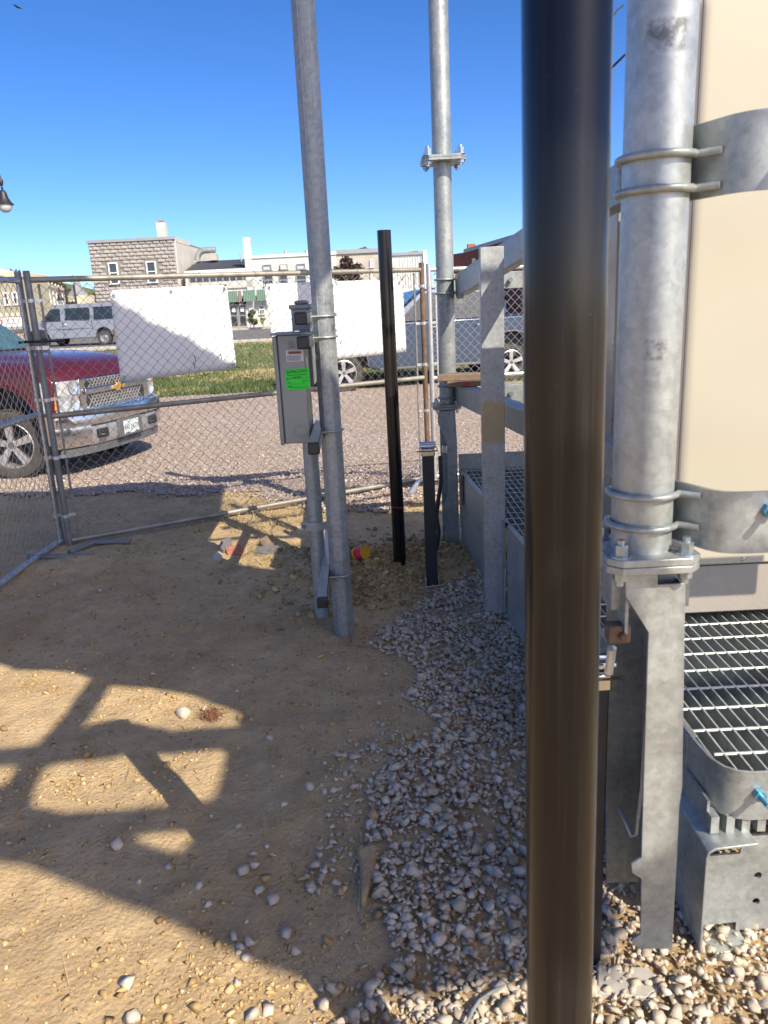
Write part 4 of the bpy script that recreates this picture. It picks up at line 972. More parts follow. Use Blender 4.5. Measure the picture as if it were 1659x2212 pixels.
def hq(py0, py1):
    z0, z1 = V(1600, py0, 1.25)[2]+.012, V(1600, py1, 1.25)[2]-.012
    return [Lp(.590, 1.25, z0), Lp(.72, 1.25, z0), Lp(.72, 1.25, z1), Lp(.590, 1.25, z1)]
holes += [hq(1196, 1064), hq(412, 236)]  # gaps let the sun through to the bracket arms
caster = thing('shadow_plate', 'unseen flat steel plate added overhead to cast the shadow on the yard', 'roof', (NC[0], NC[1], SH))
fillpoly([tuple(p) for p in outer], [[tuple(p) for p in h] for h in holes], SH, .012, 'plate', M['galv_far'], caster)
for px0, py0, px1, py1, w in ((432, 1166, 680, 1154, .028), (482, 1138, 670, 1106, .02), (757, 1086, 845, 1068, .025), (757, 1130, 940, 1140, .09), (757, 1152, 860, 1160, .05)):
    a_, b_ = geq([(px0, py0), (px1, py1)], .02); MB().bar((a_[0], a_[1], SH), (b_[0], b_[1], SH), w, .04).build('shadow_bar', M['galv_far'], caster)  # unseen bars added only to cast thin shadow streaks

# ------------------------------------------------------------------ odds and ends on the ground
p = G(780, 1212, .06); d = np.array([.75, -.62, .25]); d /= np.linalg.norm(d); c0 = np.array([p[0], p[1], float(zg(p[0], p[1]))+.05])
sp = thing('string_spool', 'yellow plastic spool of bright pink mason string on the dirt', 'spool', tuple(c0))
MB().lathe([(.0, -.036), (.028, -.036), (.033, -.02), (.034, 0), (.033, .02), (.028, .036), (0, .036)], c0, d, 20).build('string_winding', M['pink'], sp, True)
for s in (-1, 1): MB().lathe([(0, .0), (.038, -.002), (.040, .002), (.038, .005), (0, .004)], c0+d*s*.036, d, 24).build('flange', M['yellow'], sp, True)
m = MB().tube([V(822, 1219, 4.25), V(827, 1222, 4.24), V(832, 1218, 4.25), V(830, 1214, 4.26)], .002, 5); tag(m.build('string_end', M['pink'], None, True), 'loose loop of pink string on the soil by the bollard', 'string')
def slab(name, pts, zh, m, label, cat, tilt=.3):
    P = gp(pts, .02); c = np.mean(P, 0); z = float(zg(*c)); mb = MB()
    top = [(x, y, z+zh+tilt*(y-c[1])+random.uniform(-.006, .006)) for x, y in P]; bot = [(x+random.uniform(-.01, .01), y, z-.01) for x, y in P]
    k = len(P); mb.add(bot+top, [tuple(range(k-1, -1, -1)), tuple(range(k, 2*k))]+[(i, (i+1) % k, k+(i+1) % k, k+i) for i in range(k)])
    tag(mb.build(name, m, bevel=.003), label, cat)
slab('brick_fragment', [(487, 1192), (520, 1188), (531, 1196), (512, 1200), (497, 1205)], .02, M['brick_red'], 'broken piece of orange red brick on dry grass', 'brick', .5)
slab('slate_fragment', [(474, 1190), (480, 1180), (500, 1176), (503, 1188), (484, 1194)], .045, M['slate'], 'grey slate piece standing up behind the broken red brick', 'rubble', .2)
slab('rubble_piece', [(458, 1206), (468, 1198), (482, 1202), (478, 1208), (462, 1209)], .018, M['concrete'], 'pale mortar lump in front of the broken red brick', 'rubble', .2)
slab('stone_slab', [(556, 1184), (590, 1180), (612, 1188), (580, 1194), (548, 1192)], .02, M['slate'], 'flat dark slab lying right of the brick rubble', 'rubble', .1)
slab('leaf_scrap', [(560, 1176), (578, 1172), (590, 1180), (572, 1183)], .035, M['wood'], 'curled brown scrap on the flat dark slab', 'debris', .4)
slab('paver', [(1290, 2120), (1398, 2118), (1426, 2160), (1396, 2192), (1290, 2184)], .016, M['concrete'], 'buried concrete paver under the near leg', 'paver', 0)
cb_ = MB(); pts = [(1095, 2085), (1060, 2105), (1035, 2125), (1020, 2150), (1010, 2175), (995, 2190), (975, 2215), (950, 2260)]
P3 = [G(x, y, .10) for x, y in pts]; P3 = [(a, b, float(zg(a, b))+.035-.004*abs(i-4)) for i, (a, b, c) in enumerate(P3)]
tag(cb_.tube(P3, .0038, 8).build('wire_rod', M['galv'], None, True), 'thin grey metal rod lying across the gravel at the bottom', 'rod')
ps = gp([(770, 1826), (815, 1818), (808, 1870), (790, 1930), (778, 1935), (780, 1880)]); c = np.mean(ps, 0)
mb = MB(); kk = len(ps); zz_ = float(zg(*c)); mb.add([(x, y, zz_-.02) for x, y in ps]+[(x, y, zz_+.028+.05*(y-c[1])) for x, y in ps], [tuple(range(kk-1, -1, -1)), tuple(range(kk, 2*kk))]+[(i, (i+1) % kk, kk+(i+1) % kk, kk+i) for i in range(kk)])
tag(mb.build('clay_slab', M['dirt'], bevel=.01), 'dark wedge of packed soil sticking out among the gravel', 'soil lump')

# ================================================================== vehicles (built nose towards +x, then placed)
def place(root, x, y, z, heading):
    root.location = (x, y, z); root.rotation_euler = (0, 0, heading)
def headlight_mat():
    m, n, l, p = newmat('headlight_lens'); co = coords(n)
    v = n.new('ShaderNodeTexVoronoi'); v.inputs['Scale'].default_value = 9; l.new(co, v.inputs['Vector'])
    l.new(ramp(n, l, v.outputs['Distance'], [(.05, (.80, .82, .82)), (.4, (.42, .45, .46)), (.7, (.65, .67, .66))]), p.inputs['Base Color'])
    p.inputs['Metallic'].default_value = .55; p.inputs['Roughness'].default_value = .16; p.inputs['Coat Weight'].default_value = 1
    bump(n, l, p, v.outputs['Distance'], .5, .02); return m
M['lens'] = headlight_mat()
def wheel(t, x, y, r, w, side, spokes=5, steer=0.0, steel=False):
    ax = np.array([-math.sin(steer)*side, math.cos(steer)*side, 0]); c = np.array([x, y, r-.012])
    prof = [(r*.66, -w*.42), (r*.80, -w*.5), (r*.93, -w*.47), (r*.985, -w*.36), (r, -w*.18), (r, w*.18), (r*.985, w*.36), (r*.93, w*.47), (r*.80, w*.5), (r*.66, w*.42)]
    k = MB().lathe(prof, c, ax, 40)
    u = np.cross(ax, (0, 0, 1.0)); u /= np.linalg.norm(u); z = np.array([0, 0, 1.0])
    for i in range(44):
        a = 2*math.pi*i/44; d = u*math.cos(a)+z*math.sin(a)
        for s in (-.3, .3): k.obox(c+d*(r+.002)+ax*w*s, ax, np.cross(ax, d), d, w*.3, r*.09, .012)
    wh = k.build('wheel', M['tyre'], t, True)
    m = M['silver'] if steel else M['alloy']
    b = MB().lathe([(r*.66, w*.42), (r*.63, w*.44), (r*.60, w*.36), (r*.57, -w*.1)], c, ax, 40)
    b.lathe([(0, w*.40), (r*.12, w*.40), (r*.15, w*.35), (r*.15, w*.1)], c, ax, 20)
    if steel:
        b.lathe([(r*.15, w*.22), (r*.34, w*.26), (r*.46, w*.12), (r*.60, w*.05)], c, ax, 32)
    else:
        for i in range(spokes):
            for dv in (-.15, .15):
                a = 2*math.pi*i/spokes+.3; d = u*math.cos(a+dv*.55)+z*math.sin(a+dv*.55)
                b.bar(c+d*r*.10+ax*w*.34, c+d*r*.62+ax*w*.38, r*.13, w*.14, tuple(ax))
    b.build('rim', m, wh, True)
    MB().lathe([(0, -w*.05), (r*.58, -w*.05)], c, ax, 24).build('brake_disc', M['blackpaint'], wh)
    MB().lathe([(0, w*.415), (r*.10, w*.41)], c, ax, 16).build('hub_cap', M['grey_plastic'], wh)
    return wh
def arc(cx, cz, r, a0, a1, n=10): return [(cx+r*math.cos(R(a0+(a1-a0)*i/n)), cz+r*math.sin(R(a0+(a1-a0)*i/n))) for i in range(n+1)]
def side_outline(poly, ymax, name, m, t, taper=0.0, zt=1.3, bev=.04):
    b = MB().prism(poly, (0, -ymax, 0), (1, 0, 0), (0, 0, 1), (0, 1, 0), 2*ymax)
    b.v = [(x, y*(1-taper*max(0, (z-.75))/(zt-.75)), z) for x, y, z in b.v]
    return b.build(name, m, t, bevel=bev, seg=3)
def pane(t, pts, y0, y1, z0, z1, side, m, name='window', th=.012, trim=None):
    """side window polygon (x,z) lying on the tumblehome plane from (y0,z0) to (y1,z1)"""
    f = lambda z: (y0+(y1-y0)*(z-z0)/(z1-z0))*side
    k = len(pts); b = MB().add([(x, f(z)+side*.002, z) for x, z in pts]+[(x, f(z)+side*th, z) for x, z in pts], [tuple(range(k-1, -1, -1)), tuple(range(k, 2*k))]+[(i, (i+1) % k, k+(i+1) % k, k+i) for i in range(k)])
    o = b.build(name, m, t)
    if trim:
        MB().tube([(x, f(z)+side*th, z) for x, z in pts], .013, 6, False, True).build('window_trim', trim, o, True)
    return o
def lift_body(t, d=.11):
    def rec(o):
        for c in o.children:
            if c.name.split('.')[0] not in ('wheel',):
                if c.type == 'MESH':
                    z0 = WL[c.name][2]
                    for v in c.data.vertices: v.co.z += d*float(sstep(.5, .72, z0+v.co.z))
                rec(c)
    rec(t)
def pickup(name, label, paint, group=None, steer=0.0, sidetrim=None, plate=True, lift=0.0, wb=3.65):
    t = thing(name, label, 'pickup truck', (0, 0, 0), group)
    ra = -wb
    poly = [(.60, .52), (.70, .60), (.74, .98), (.62, 1.09), (-.30, 1.17), (-.95, 1.22), (-1.3, 1.24), (ra-1.22, 1.26), (ra-1.25, .60), (ra-1.15, .52), (ra-.55, .50)] + arc(ra, .42, .53, 170, 10) + [(ra+.60, .42), (-.62, .42)] + arc(0, .42, .53, 170, 10)
    body = side_outline(poly, .985, 'body', paint, t, .035, 1.26)
    MB().bb(ra-1.1, .62, -.74, .74, .46, 1.0).build('underbody', M['blackpaint'], t)
    # arch lips
    for cx in (0, ra):
        for s in (-1, 1):
            pts = [(x, s*.985, z) for x, z in arc(cx, .42, .535, 172, 8, 14)]; MB().tube(pts, .018, 6).build('arch_lip', M['grey_plastic'] if sidetrim else paint, t, True)
    # hood with raised centre
    xs = [-.97, -.6, -.2, .15, .42, .60, .72, .79, .825, .84]; zs = [1.272, 1.268, 1.255, 1.235, 1.208, 1.175, 1.135, 1.085, 1.03, .975]
    ys = [-.985, -.965, -.90, -.78, -.64, -.58, -.3, 0, .3, .58, .64, .78, .90, .965, .985]; dz = [-.20, -.10, -.055, -.035, -.03, -.002, .012, .016, .012, -.002, -.03, -.035, -.055, -.10, -.20]
    rows = []
    for x, z in zip(xs, zs):
        f = sstep(-.2, .8, x); rows.append([(x-.13*float(f)*abs(y/.985)**3, y*(1-.015*float(f)), z+d*(1-.35*float(f))) for y, d in zip(ys, dz)])
    MB().grid(rows).build('hood', paint, t, True)
    # grille
    gr = MB().prism([(-.66, .64), (.66, .64), (.68, .80), (.66, .985), (-.66, .985), (-.68, .80)], (.76, 0, 0), (0, 1, 0), (0, 0, 1), (1, 0, 0), .075).build('grille', M['chrome'], t, bevel=.012)
    for z0, z1, w in ((.875, .962, .55), (.665, .795, .55)):
        MB().prism([(-w, z0), (w, z0), (w+.02, (z0+z1)/2), (w, z1), (-w, z1), (-w-.02, (z0+z1)/2)], (.836, 0, 0), (0, 1, 0), (0, 0, 1), (1, 0, 0), .003).build('grille_opening', M['blackpaint'], gr)
        g = MB(); h = z1-z0; y = -w-h
        while y < w:
            for sg in (1, -1):
                a_, b_ = (y, z0 if sg > 0 else z1), (y+h, z1 if sg > 0 else z0)
                if a_[0] > -w-.01 and b_[0] < w+.01: g.bar((.842, a_[0], a_[1]), (.842, b_[0], b_[1]), .009, .008, (1, 0, 0))
            y += .062
        g.build('grille_mesh', M['alloy'], gr)
    MB().prism([(-.60, .80), (.60, .80), (.60, .868), (-.60, .868)], (.838, 0, 0), (0, 1, 0), (0, 0, 1), (1, 0, 0), .03).build('grille_bar', M['chrome'], gr, bevel=.012)
    if plate:
        bow = [(-.125, -.018), (-.040, -.018), (-.048, -.045), (.034, -.045), (.042, -.018), (.112, -.018), (.125, .020), (.040, .020), (.048, .047), (-.034, .047), (-.042, .020), (-.112, .020)]
        MB().prism([(y, z+.835) for y, z in bow], (.868, 0, 0), (0, 1, 0), (0, 0, 1), (1, 0, 0), .012).build('badge', M['gold'], gr, bevel=.003)
    for s in (-1, 1):
        pl_ = [(.81, .665*s), (.80, .82*s), (.745, .93*s), (.62, .988*s), (.50, .99*s), (.50, .665*s)]
        hl = MB().prism(pl_, (0, 0, .655), (1, 0, 0), (0, 1, 0), (0, 0, 1), .325).build('headlight', M['lens'], t, bevel=.015)
        for zc in (.74, .90): MB().lathe([(0, .0), (.06, .004), (.075, .012)], (.806, .745*s, zc), (1, 0, 0), 20).build('reflector', M['lens'], hl, True)
        MB().obox((.715, .950*s, .80), (-.72, .45*s, 0), (.45, .72*s, 0), (0, 0, 1), .05, .012, .23).build('turn_signal', M['amber'], hl)
        MB().bar((.812, .67*s, .818), (.75, .925*s, .818), .012, .018).build('divider', M['chrome'], hl)
    # bumper
    def bump_sec(name, m, prof, ylim, inset=0):
        rows = []
        for i in range(25):
            y = -1+2*i/24; y *= ylim; xb = .985-inset-.20*abs(y)**3.2-.12*max(0, abs(y)-.9)*10*.5
            rows.append([(xb+dx-(.0), y, z) for dx, z in prof])
        return MB().grid(rows).build(name, m, t, True)
    bp = bump_sec('bumper', M['chrome'], [(-.14, .655), (-.01, .650), (.0, .63), (.0, .575), (-.015, .560)], 1.0)
    for s in (-1, 1):
        r_ = []
        for i in range(12):
            y = s*(.66+.35*i/11); xb = .985-.20*abs(y)**3.2-(.10*max(0, abs(y)-.9)*10*.5)
            r_.append([(xb-.015, y, .56), (xb-.005, y, .50), (xb-.02, y, .42), (xb-.06, y, .355), (xb-.10, y, .345)])
        MB().grid(r_).build('bumper_corner', M['chrome'], t, True)
        MB().grid([[(.75, s*.985, .65), (.75, s*.985, .36)], [(.58, s*.998, .64), (.58, s*.998, .40)], [(.50, s*.99, .63), (.50, s*.99, .46)]]).build('bumper_end', M['chrome'], t, True)
    lv = bump_sec('valance', M['silver'], [(-.05, .56), (-.045, .548), (-.03, .54), (-.028, .40), (-.07, .345), (-.12, .335)], .67)
    for s in (-1, 1):
        MB().box((.935, s*.50, .468), (.06, .17, .10)).build('tow_hook_opening', M['blackpaint'], lv, bevel=.01)
        MB().tube([(.955, s*.46, .455), (.985, s*.49, .45), (.985, s*.54, .45), (.955, s*.56, .455)], .013, 8).build('tow_hook', M['blackpaint'], lv, True)
    MB().bb(.90, .978, -.24, .24, .36, .555).build('plate_recess', M['grey_plastic'], lv, bevel=.01)
    bump_sec('air_dam', M['grey_plastic'], [(-.10, .34), (-.075, .33), (-.085, .25), (-.11, .245)], .96)
    if plate:
        p_ = MB().bb(.980, .984, -.1525, .1525, .385, .537).build('licence_plate', M['labelwhite'], t, bevel=.002)
        kw = dict(xdir=(0, 1, 0), up=(0, 0, 1), parent=p_)
        text('840', .095, (.9845, -.088, .458), (0, 1, 0), (0, 0, 1), M['ink'], p_, squash=.72)
        text('KTX', .095, (.9845, .092, .458), (0, 1, 0), (0, 0, 1), M['ink'], p_, squash=.72)
        text('OREGON', .03, (.9845, 0, .520), (0, 1, 0), (0, 0, 1), M['teal'], p_)
        tr = MB().prism([(-.016, .41), (-.008, .41), (-.026, .425), (-.012, .447), (-.022, .447), (0, .50), (.022, .447), (.012, .447), (.026, .425), (.008, .425), (.008, .41)], (.984, 0, 0), (0, 1, 0), (0, 0, 1), (1, 0, 0), .0006); tr.build('tree_print', M['teal'], p_)
        for yy, zz in ((-.1, .393), (.1, .393)):
            MB().prism([(yy-.045, zz-.004), (yy-.02, zz+.012), (yy, zz+.004), (yy+.02, zz+.014), (yy+.045, zz-.004)], (.984, 0, 0), (0, 1, 0), (0, 0, 1), (1, 0, 0), .0006).build('hill_print', M['ink'], p_)
    # cab
    zb, zt, yb, yt = 1.235, 1.90, .945, .745
    gh = [(-.93, zb), (-1.72, zt-.05), (-1.95, zt), (-3.05, zt), (-3.22, zt-.06), (-3.35, zb)]
    b = MB(); k = len(gh); fy = lambda z: yb+(yt-yb)*(z-zb)/(zt-zb)
    b.add([(x, -fy(z), z) for x, z in gh]+[(x, fy(z), z) for x, z in gh], [tuple(range(k-1, -1, -1)), tuple(range(k, 2*k))]+[(i, (i+1) % k, k+(i+1) % k, k+i) for i in range(k)])
    b.build('cab', paint, t, bevel=.035, seg=3)
    A0, A1 = np.array([-.985, 0, zb+.03]), np.array([-1.66, 0, zt-.085]); off = np.array([.028, 0, .034])
    w0, w1 = .84, .66
    b = MB().add([A0+off+np.array([0, -w0, 0]), A0+off+np.array([0, w0, 0]), A1+off+np.array([0, w1, 0]), A1+off+np.array([0, -w1, 0]), A0+off*.5+np.array([0, -w0, 0]), A0+off*.5+np.array([0, w0, 0]), A1+off*.5+np.array([0, w1, 0]), A1+off*.5+np.array([0, -w1, 0])], [(0, 1, 2, 3), (7, 6, 5, 4), (0, 4, 5, 1), (1, 5, 6, 2), (2, 6, 7, 3), (3, 7, 4, 0)])
    b.build('windscreen', M['glass_teal'], t)
    for s in (-1, 1):
        MB().tube([(-.90, s*.1-.35, 1.292), (-.98, s*.1+.15, 1.315)], .008, 6).build('wiper', M['blackcap'], t, True)
        pane(t, [(-1.22, 1.27), (-1.80, 1.78), (-2.13, 1.81), (-2.13, 1.27)], yb, yt, zb, zt, s, M['glass_dark'], trim=sidetrim)
        pane(t, [(-2.25, 1.27), (-2.25, 1.81), (-2.85, 1.81), (-3.05, 1.74), (-3.12, 1.45), (-3.02, 1.30), (-2.85, 1.27)], yb, yt, zb, zt, s, M['glass_dark'], trim=sidetrim)
        for x in (-1.0, -2.19, -3.2): MB().bb(x-.006, x+.006, s*.968, s*.986, .52, 1.22).build('door_seam', M['blackpaint'], t)
        for x in (-1.98, -2.98):
            MB().bb(x-.11, x+.11, s*.985, s*1.012, 1.10, 1.135).build('door_handle', M['chrome'] if sidetrim else paint, t, bevel=.008)
        mr = MB().bb(-1.22, -1.06, s*1.06, s*1.26, 1.30, 1.50).build('mirror', M['blackpaint'], t, bevel=.03, seg=3)
        MB().bar((-1.10, s*.94, 1.33), (-1.13, s*1.10, 1.36), .06, .04).build('mirror_arm', M['blackpaint'], mr)
        MB().bb(-2.95, -.75, s*.93, s*1.03, .40, .455).build('side_step', M['chrome'] if not sidetrim else M['grey_plastic'], t, bevel=.015)
        MB().bb(ra-1.262, ra-1.20, s*.82, s*.985, .82, 1.18).build('tail_light', M['redlens'], t, bevel=.01)
    MB().bb(ra-1.15, -3.5, -.80, .80, 1.20, 1.262).build('bed_liner', M['blackpaint'], t)
    MB().bb(ra-1.38, ra-1.24, -.95, .95, .50, .68).build('rear_bumper', M['chrome'], t, bevel=.02)
    for x, st in ((0, steer), (ra, 0)):
        for s in (-1, 1): wheel(t, x, s*.845, .402, .265, s, 5, st if s > 0 else -st)
    lift_body(t); return t
h_ = R(-17); f_ = np.array([math.cos(h_), math.sin(h_)]); l_ = np.array([-f_[1], f_[0]])
Wc = np.array([-4.22, 8.72])          # contact of the near front wheel
red = pickup('pickup_truck', 'dark red pickup truck with chrome bumper parked beyond the fence at left', M['red'], steer=R(-16))
o_ = Wc+l_*.93; place(red, o_[0], o_[1], -.25, h_)
blue = pickup('pickup_truck', 'dark blue crew cab pickup truck parked behind the second white board', M['blue'], sidetrim=M['chrome'], plate=False)
h2 = math.atan2(-.74, -3.9)+0.0; f2 = np.array([math.cos(h2), math.sin(h2)]); l2 = np.array([-f2[1], f2[0]])
bw = np.array([-.69, 16.15])-l2*.93; place(blue, bw[0], bw[1], -.245, h2)

# silver passenger van seen from its left side
van = thing('passenger_van', 'old silver passenger van parked along the lawn edge', 'van', (0, 0, 0))
poly = [(4.15, .42), (4.42, .50), (4.48, .75), (4.40, 1.02), (3.55, 1.22), (2.72, 1.98), (2.4, 2.07), (-1.18, 2.08), (-1.30, 2.0), (-1.34, .55), (-1.25, .42), (-.47, .42)]+arc(0, .40, .47, 172, 8)+[(.5, .38), (3.0, .38)]+arc(3.5, .40, .47, 172, 8)
vb = MB().prism(poly, (0, -1.0, 0), (1, 0, 0), (0, 0, 1), (0, 1, 0), 2.0)
vb.v = [(x, y*(1-.15*max(0, z-1.1)/1.0), z) for x, y, z in vb.v]; vb.build('body', M['silver'], van, bevel=.06, seg=3)
MB().bb(-1.1, 4.1, -.76, .76, .40, .9).build('underbody', M['blackpaint'], van)
wy = lambda z: 1.0*(1-.15*max(0, z-1.1)/1.0)
for s in (-1, 1):
    for pts in ([(3.35, 1.28), (2.78, 1.86), (2.30, 1.86), (2.30, 1.28)], [(2.06, 1.33), (2.0, 1.40), (2.0, 1.80), (2.06, 1.86), (.72, 1.86), (.66, 1.80), (.66, 1.37), (.74, 1.30)], [(.46, 1.30), (.42, 1.36), (.42, 1.82), (.48, 1.87), (-1.05, 1.87), (-1.10, 1.82), (-1.10, 1.36), (-1.05, 1.30)]):
        pane(van, pts, wy(1.2), wy(2.0), 1.2, 2.0, s, M['glass_dark'], trim=M['blackcap'])
    for x in (2.18, .56): MB().bb(x-.008, x+.008, s*.985, s*1.004, .5, 1.28).build('door_seam', M['grey_plastic'], van)
    MB().bb(.5, 3.0, s*.99, s*1.012, .86, .92).build('side_moulding', M['silver'], van, bevel=.008)
    MB().bb(1.98, 2.14, s*.99, s*1.02, 1.05, 1.12).build('door_handle', M['white_paint'], van, bevel=.008)
    MB().bb(-.63, -.50, s*.985, s*1.003, .46, .72).build('rust_patch', M['rust'], van)
    mr = MB().bb(2.95, 3.1, s*1.05, s*1.27, 1.30, 1.55).build('mirror', M['blackpaint'], van, bevel=.03)
    for x in (0, 3.5): wheel(van, x, s*.86, .37, .24, s, steel=True)
MB().bb(-1.46, -1.33, -.95, .95, .50, .70).build('rear_bumper', M['chrome'], van, bevel=.02)
MB().bb(4.42, 4.56, -.95, .95, .48, .68).build('front_bumper', M['chrome'], van, bevel=.02)
b = MB().add([(3.52, -.82, 1.30), (3.52, .82, 1.30), (2.86, .74, 1.92), (2.86, -.74, 1.92), (3.49, -.82, 1.27), (3.49, .82, 1.27), (2.83, .74, 1.89), (2.83, -.74, 1.89)], [(0, 1, 2, 3), (7, 6, 5, 4), (0, 4, 5, 1), (1, 5, 6, 2), (2, 6, 7, 3), (3, 7, 4, 0)]); b.build('windscreen', M['glass_dark'], van)
hv = R(180-11); fv = np.array([math.cos(hv), math.sin(hv)]); lv_ = np.array([-fv[1], fv[0]])
vp = np.array([-13.7, 40.1])-lv_*.95; place(van, vp[0], vp[1], .14, hv)

suv = thing('suv', 'white station wagon parked far across the road, tail towards the camera', 'car', (0, 0, 0))
sb = MB().prism([(2.3, .35), (2.35, .8), (1.3, 1.05), (.6, 1.7), (-1.9, 1.74), (-2.2, 1.1), (-2.25, .4)], (0, -.93, 0), (1, 0, 0), (0, 0, 1), (0, 1, 0), 1.86)
sb.v = [(x, y*(1-.18*max(0, z-1.05)/.7), z) for x, y, z in sb.v]; sb.build('body', M['white_paint'], suv, bevel=.08, seg=3)
MB().add([(-2.19, -.74, 1.12), (-2.19, .74, 1.12), (-1.97, .64, 1.62), (-1.97, -.64, 1.62), (-2.23, -.74, 1.14), (-2.23, .74, 1.14), (-2.01, .64, 1.64), (-2.01, -.64, 1.64)], [(3, 2, 1, 0), (4, 5, 6, 7), (0, 1, 5, 4), (1, 2, 6, 5), (2, 3, 7, 6), (3, 0, 4, 7)]).build('rear_window', M['glass_dark'], suv)
for s in (-1, 1):
    MB().bb(-2.28, -2.12, s*.72, s*.92, .82, 1.10).build('tail_light', M['redlens'], suv, bevel=.02)
    for x in (-1.35, 1.4): wheel(suv, x, s*.80, .34, .22, s)
MB().bb(-2.27, -2.24, -.35, .35, .84, .92).build('tailgate_handle', M['chrome'], suv, bevel=.01)
p = V(1106, 660, 52); place(suv, p[0], 52.5, .15, R(88))

# ================================================================== buildings across the road
def wp(px, py, Y): p = V(px, py, Y); return p[0], p[2]
def win(parent, x0, x1, z0, z1, y, fm=None, glass=None, sash=True, fw=.09, name='window', depth=.1):
    fm = fm or M['trimwhite']; f = MB()
    f.bb(x0, x0+fw, y-depth, y+.03, z0, z1); f.bb(x1-fw, x1, y-depth, y+.03, z0, z1); f.bb(x0+fw, x1-fw, y-depth, y+.03, z1-fw, z1); f.bb(x0-.04, x1+.04, y-depth-.05, y+.03, z0-fw, z0)
    if sash: f.bb(x0+fw, x1-fw, y-depth+.02, y+.03, (z0+z1)/2-.035, (z0+z1)/2+.035)
    o = f.build(name, fm, parent); MB().bb(x0+fw, x1-fw, y-.02, y+.0, z0, z1-fw).build('pane', glass or M['pane'], o); return o
GB = .2
# --- rusticated block building
Y0 = 60.0
x0, x1 = wp(197, 575, Y0)[0], wp(381, 575, Y0)[0]; zt = wp(282, 516, Y0)[1]
sb = thing('block_building', 'two storey grey building of rough faced blocks with two white windows and a chimney', 'building', ((x0+x1)/2, Y0, GB))
MB().bb(x0, x1, Y0, Y0+13, GB, zt-.15).build('wall', M['mortar'], sb)
MB().bb(x1, x1+.12, Y0+.05, Y0+13, GB, zt-.35).build('side_wall', M['sidewall'], sb)
MB().bb(x1-.3, x1+.14, Y0+.05, Y0+4.5, zt-.35, zt).build('side_parapet', M['sidewall'], sb)
MB().bb(x0-.1, x1+.12, Y0-.16, Y0+.35, zt-.18, zt+.02).build('coping', M['gutter'], sb)
wins = [(*[wp(a, 590, Y0)[0] for a in (236, 256.5)], wp(245, 612, Y0)[1], wp(245, 567, Y0)[1]), (*[wp(a, 588, Y0)[0] for a in (317.5, 339)], wp(328, 609, Y0)[1], wp(328, 564, Y0)[1])]
for w in wins: win(sb, w[0], w[1], w[2], w[3], Y0-.02)
bw_, bh_ = (x1-x0)/12, .262; protos = []
for q in range(4):
    b = MB(); hx, hz = bw_/2-.018, bh_/2-.016; i_ = .045
    j = lambda: random.uniform(-.018, .018)
    fr = [(-hx+i_+j(), -.075+j(), -hz+i_+j()), (hx-i_+j(), -.075+j(), -hz+i_+j()), (hx-i_+j(), -.075+j(), hz-i_+j()), (-hx+i_+j(), -.075+j(), hz-i_+j()), (j(), -.095+j(), j())]
    bk = [(-hx, 0, -hz), (hx, 0, -hz), (hx, 0, hz), (-hx, 0, hz)]
    b.add(bk+fr, [(0, 1, 5, 4), (1, 2, 6, 5), (2, 3, 7, 6), (3, 0, 4, 7), (4, 5, 8), (5, 6, 8), (6, 7, 8), (7, 4, 8)])
    me = bpy.data.meshes.new('block'); me.from_pydata([tuple(v) for v in b.v], [], b.f); me.materials.append(M['block']); protos.append(me)
zrow = zt-.18-bh_/2; row = 0
while zrow > 2.4:
    k = 0
    for k in range(13):
        xc = x0+bw_*(k+(.0 if row % 2 else .5)); wl_ = 1.0
        if xc > x1+bw_*.1: continue
        if row % 2 and (k == 0 or xc > x1-bw_*.2): wl_ = .5; xc = x0+bw_*.25 if k == 0 else x1-bw_*.25
        if any(w[0]-bw_*.42 < xc < w[1]+bw_*.42 and w[2]-.2 < zrow < w[3]+.12 for w in wins): continue
        o = bpy.data.objects.new('block', random.choice(protos)); COL.objects.link(o); o.parent = sb; o.scale = (wl_, 1, 1)
        o.location = (xc-WL[sb.name][0], -.001, zrow-WL[sb.name][2])
    zrow -= bh_; row += 1
cxx, cz0 = wp(352, 516, 62)[0], wp(352, 481, 62)[1]
ch = MB().bb(cxx-.32, cxx+.32, 61.7, 62.35, zt-.3, cz0).build('chimney', M['sidewall'], sb); MB().bb(cxx-.2, cxx+.2, 61.8, 62.2, cz0, cz0+.15).build('flue', M['brick_red'], ch)
# --- low dark roofed shop
xa, xb = wp(400, 600, Y0)[0], wp(532, 600, Y0)[0]; zf1, zf0 = wp(460, 583, Y0)[1], wp(460, 590.5, Y0)[1]; zr = wp(460, 563, Y0+5)[1]
sh = thing('shop_building', 'low shop with a dark sloping roof, transom windows and green metal awnings', 'building', ((xa+xb)/2, Y0, GB))
MB().bb(xa, xb, Y0+.02, Y0+10, GB, zf0).build('wall', M['trimwhite'], sh)
MB().add([(xa, Y0-.1, zf1), (xb, Y0-.1, zf1), (xb, Y0+5, zr), (xa, Y0+5, zr), (xa, Y0+10, zr), (xb, Y0+10, zr), (xa, Y0-.1, zf1-.05), (xb, Y0-.1, zf1-.05), (xb, Y0+10, zf1-.05), (xa, Y0+10, zf1-.05)], [(0, 1, 2, 3), (3, 2, 5, 4), (0, 6, 7, 1), (6, 9, 8, 7), (4, 5, 8, 9), (1, 7, 8, 5, 2), (0, 3, 4, 9, 6)]).build('roof', M['darkroof'], sh)
MB().bb(xa, xb, Y0-.16, Y0+.0, zf0, zf1+.01).build('fascia', M['trimwhite'], sh)
zt1, zt0 = wp(460, 593, Y0)[1], wp(460, 608.5, Y0)[1]
tb = MB().bb(xa+.3, xb-.1, Y0-.0, Y0+.04, zt0, zt1).build('transom', M['pane'], sh)
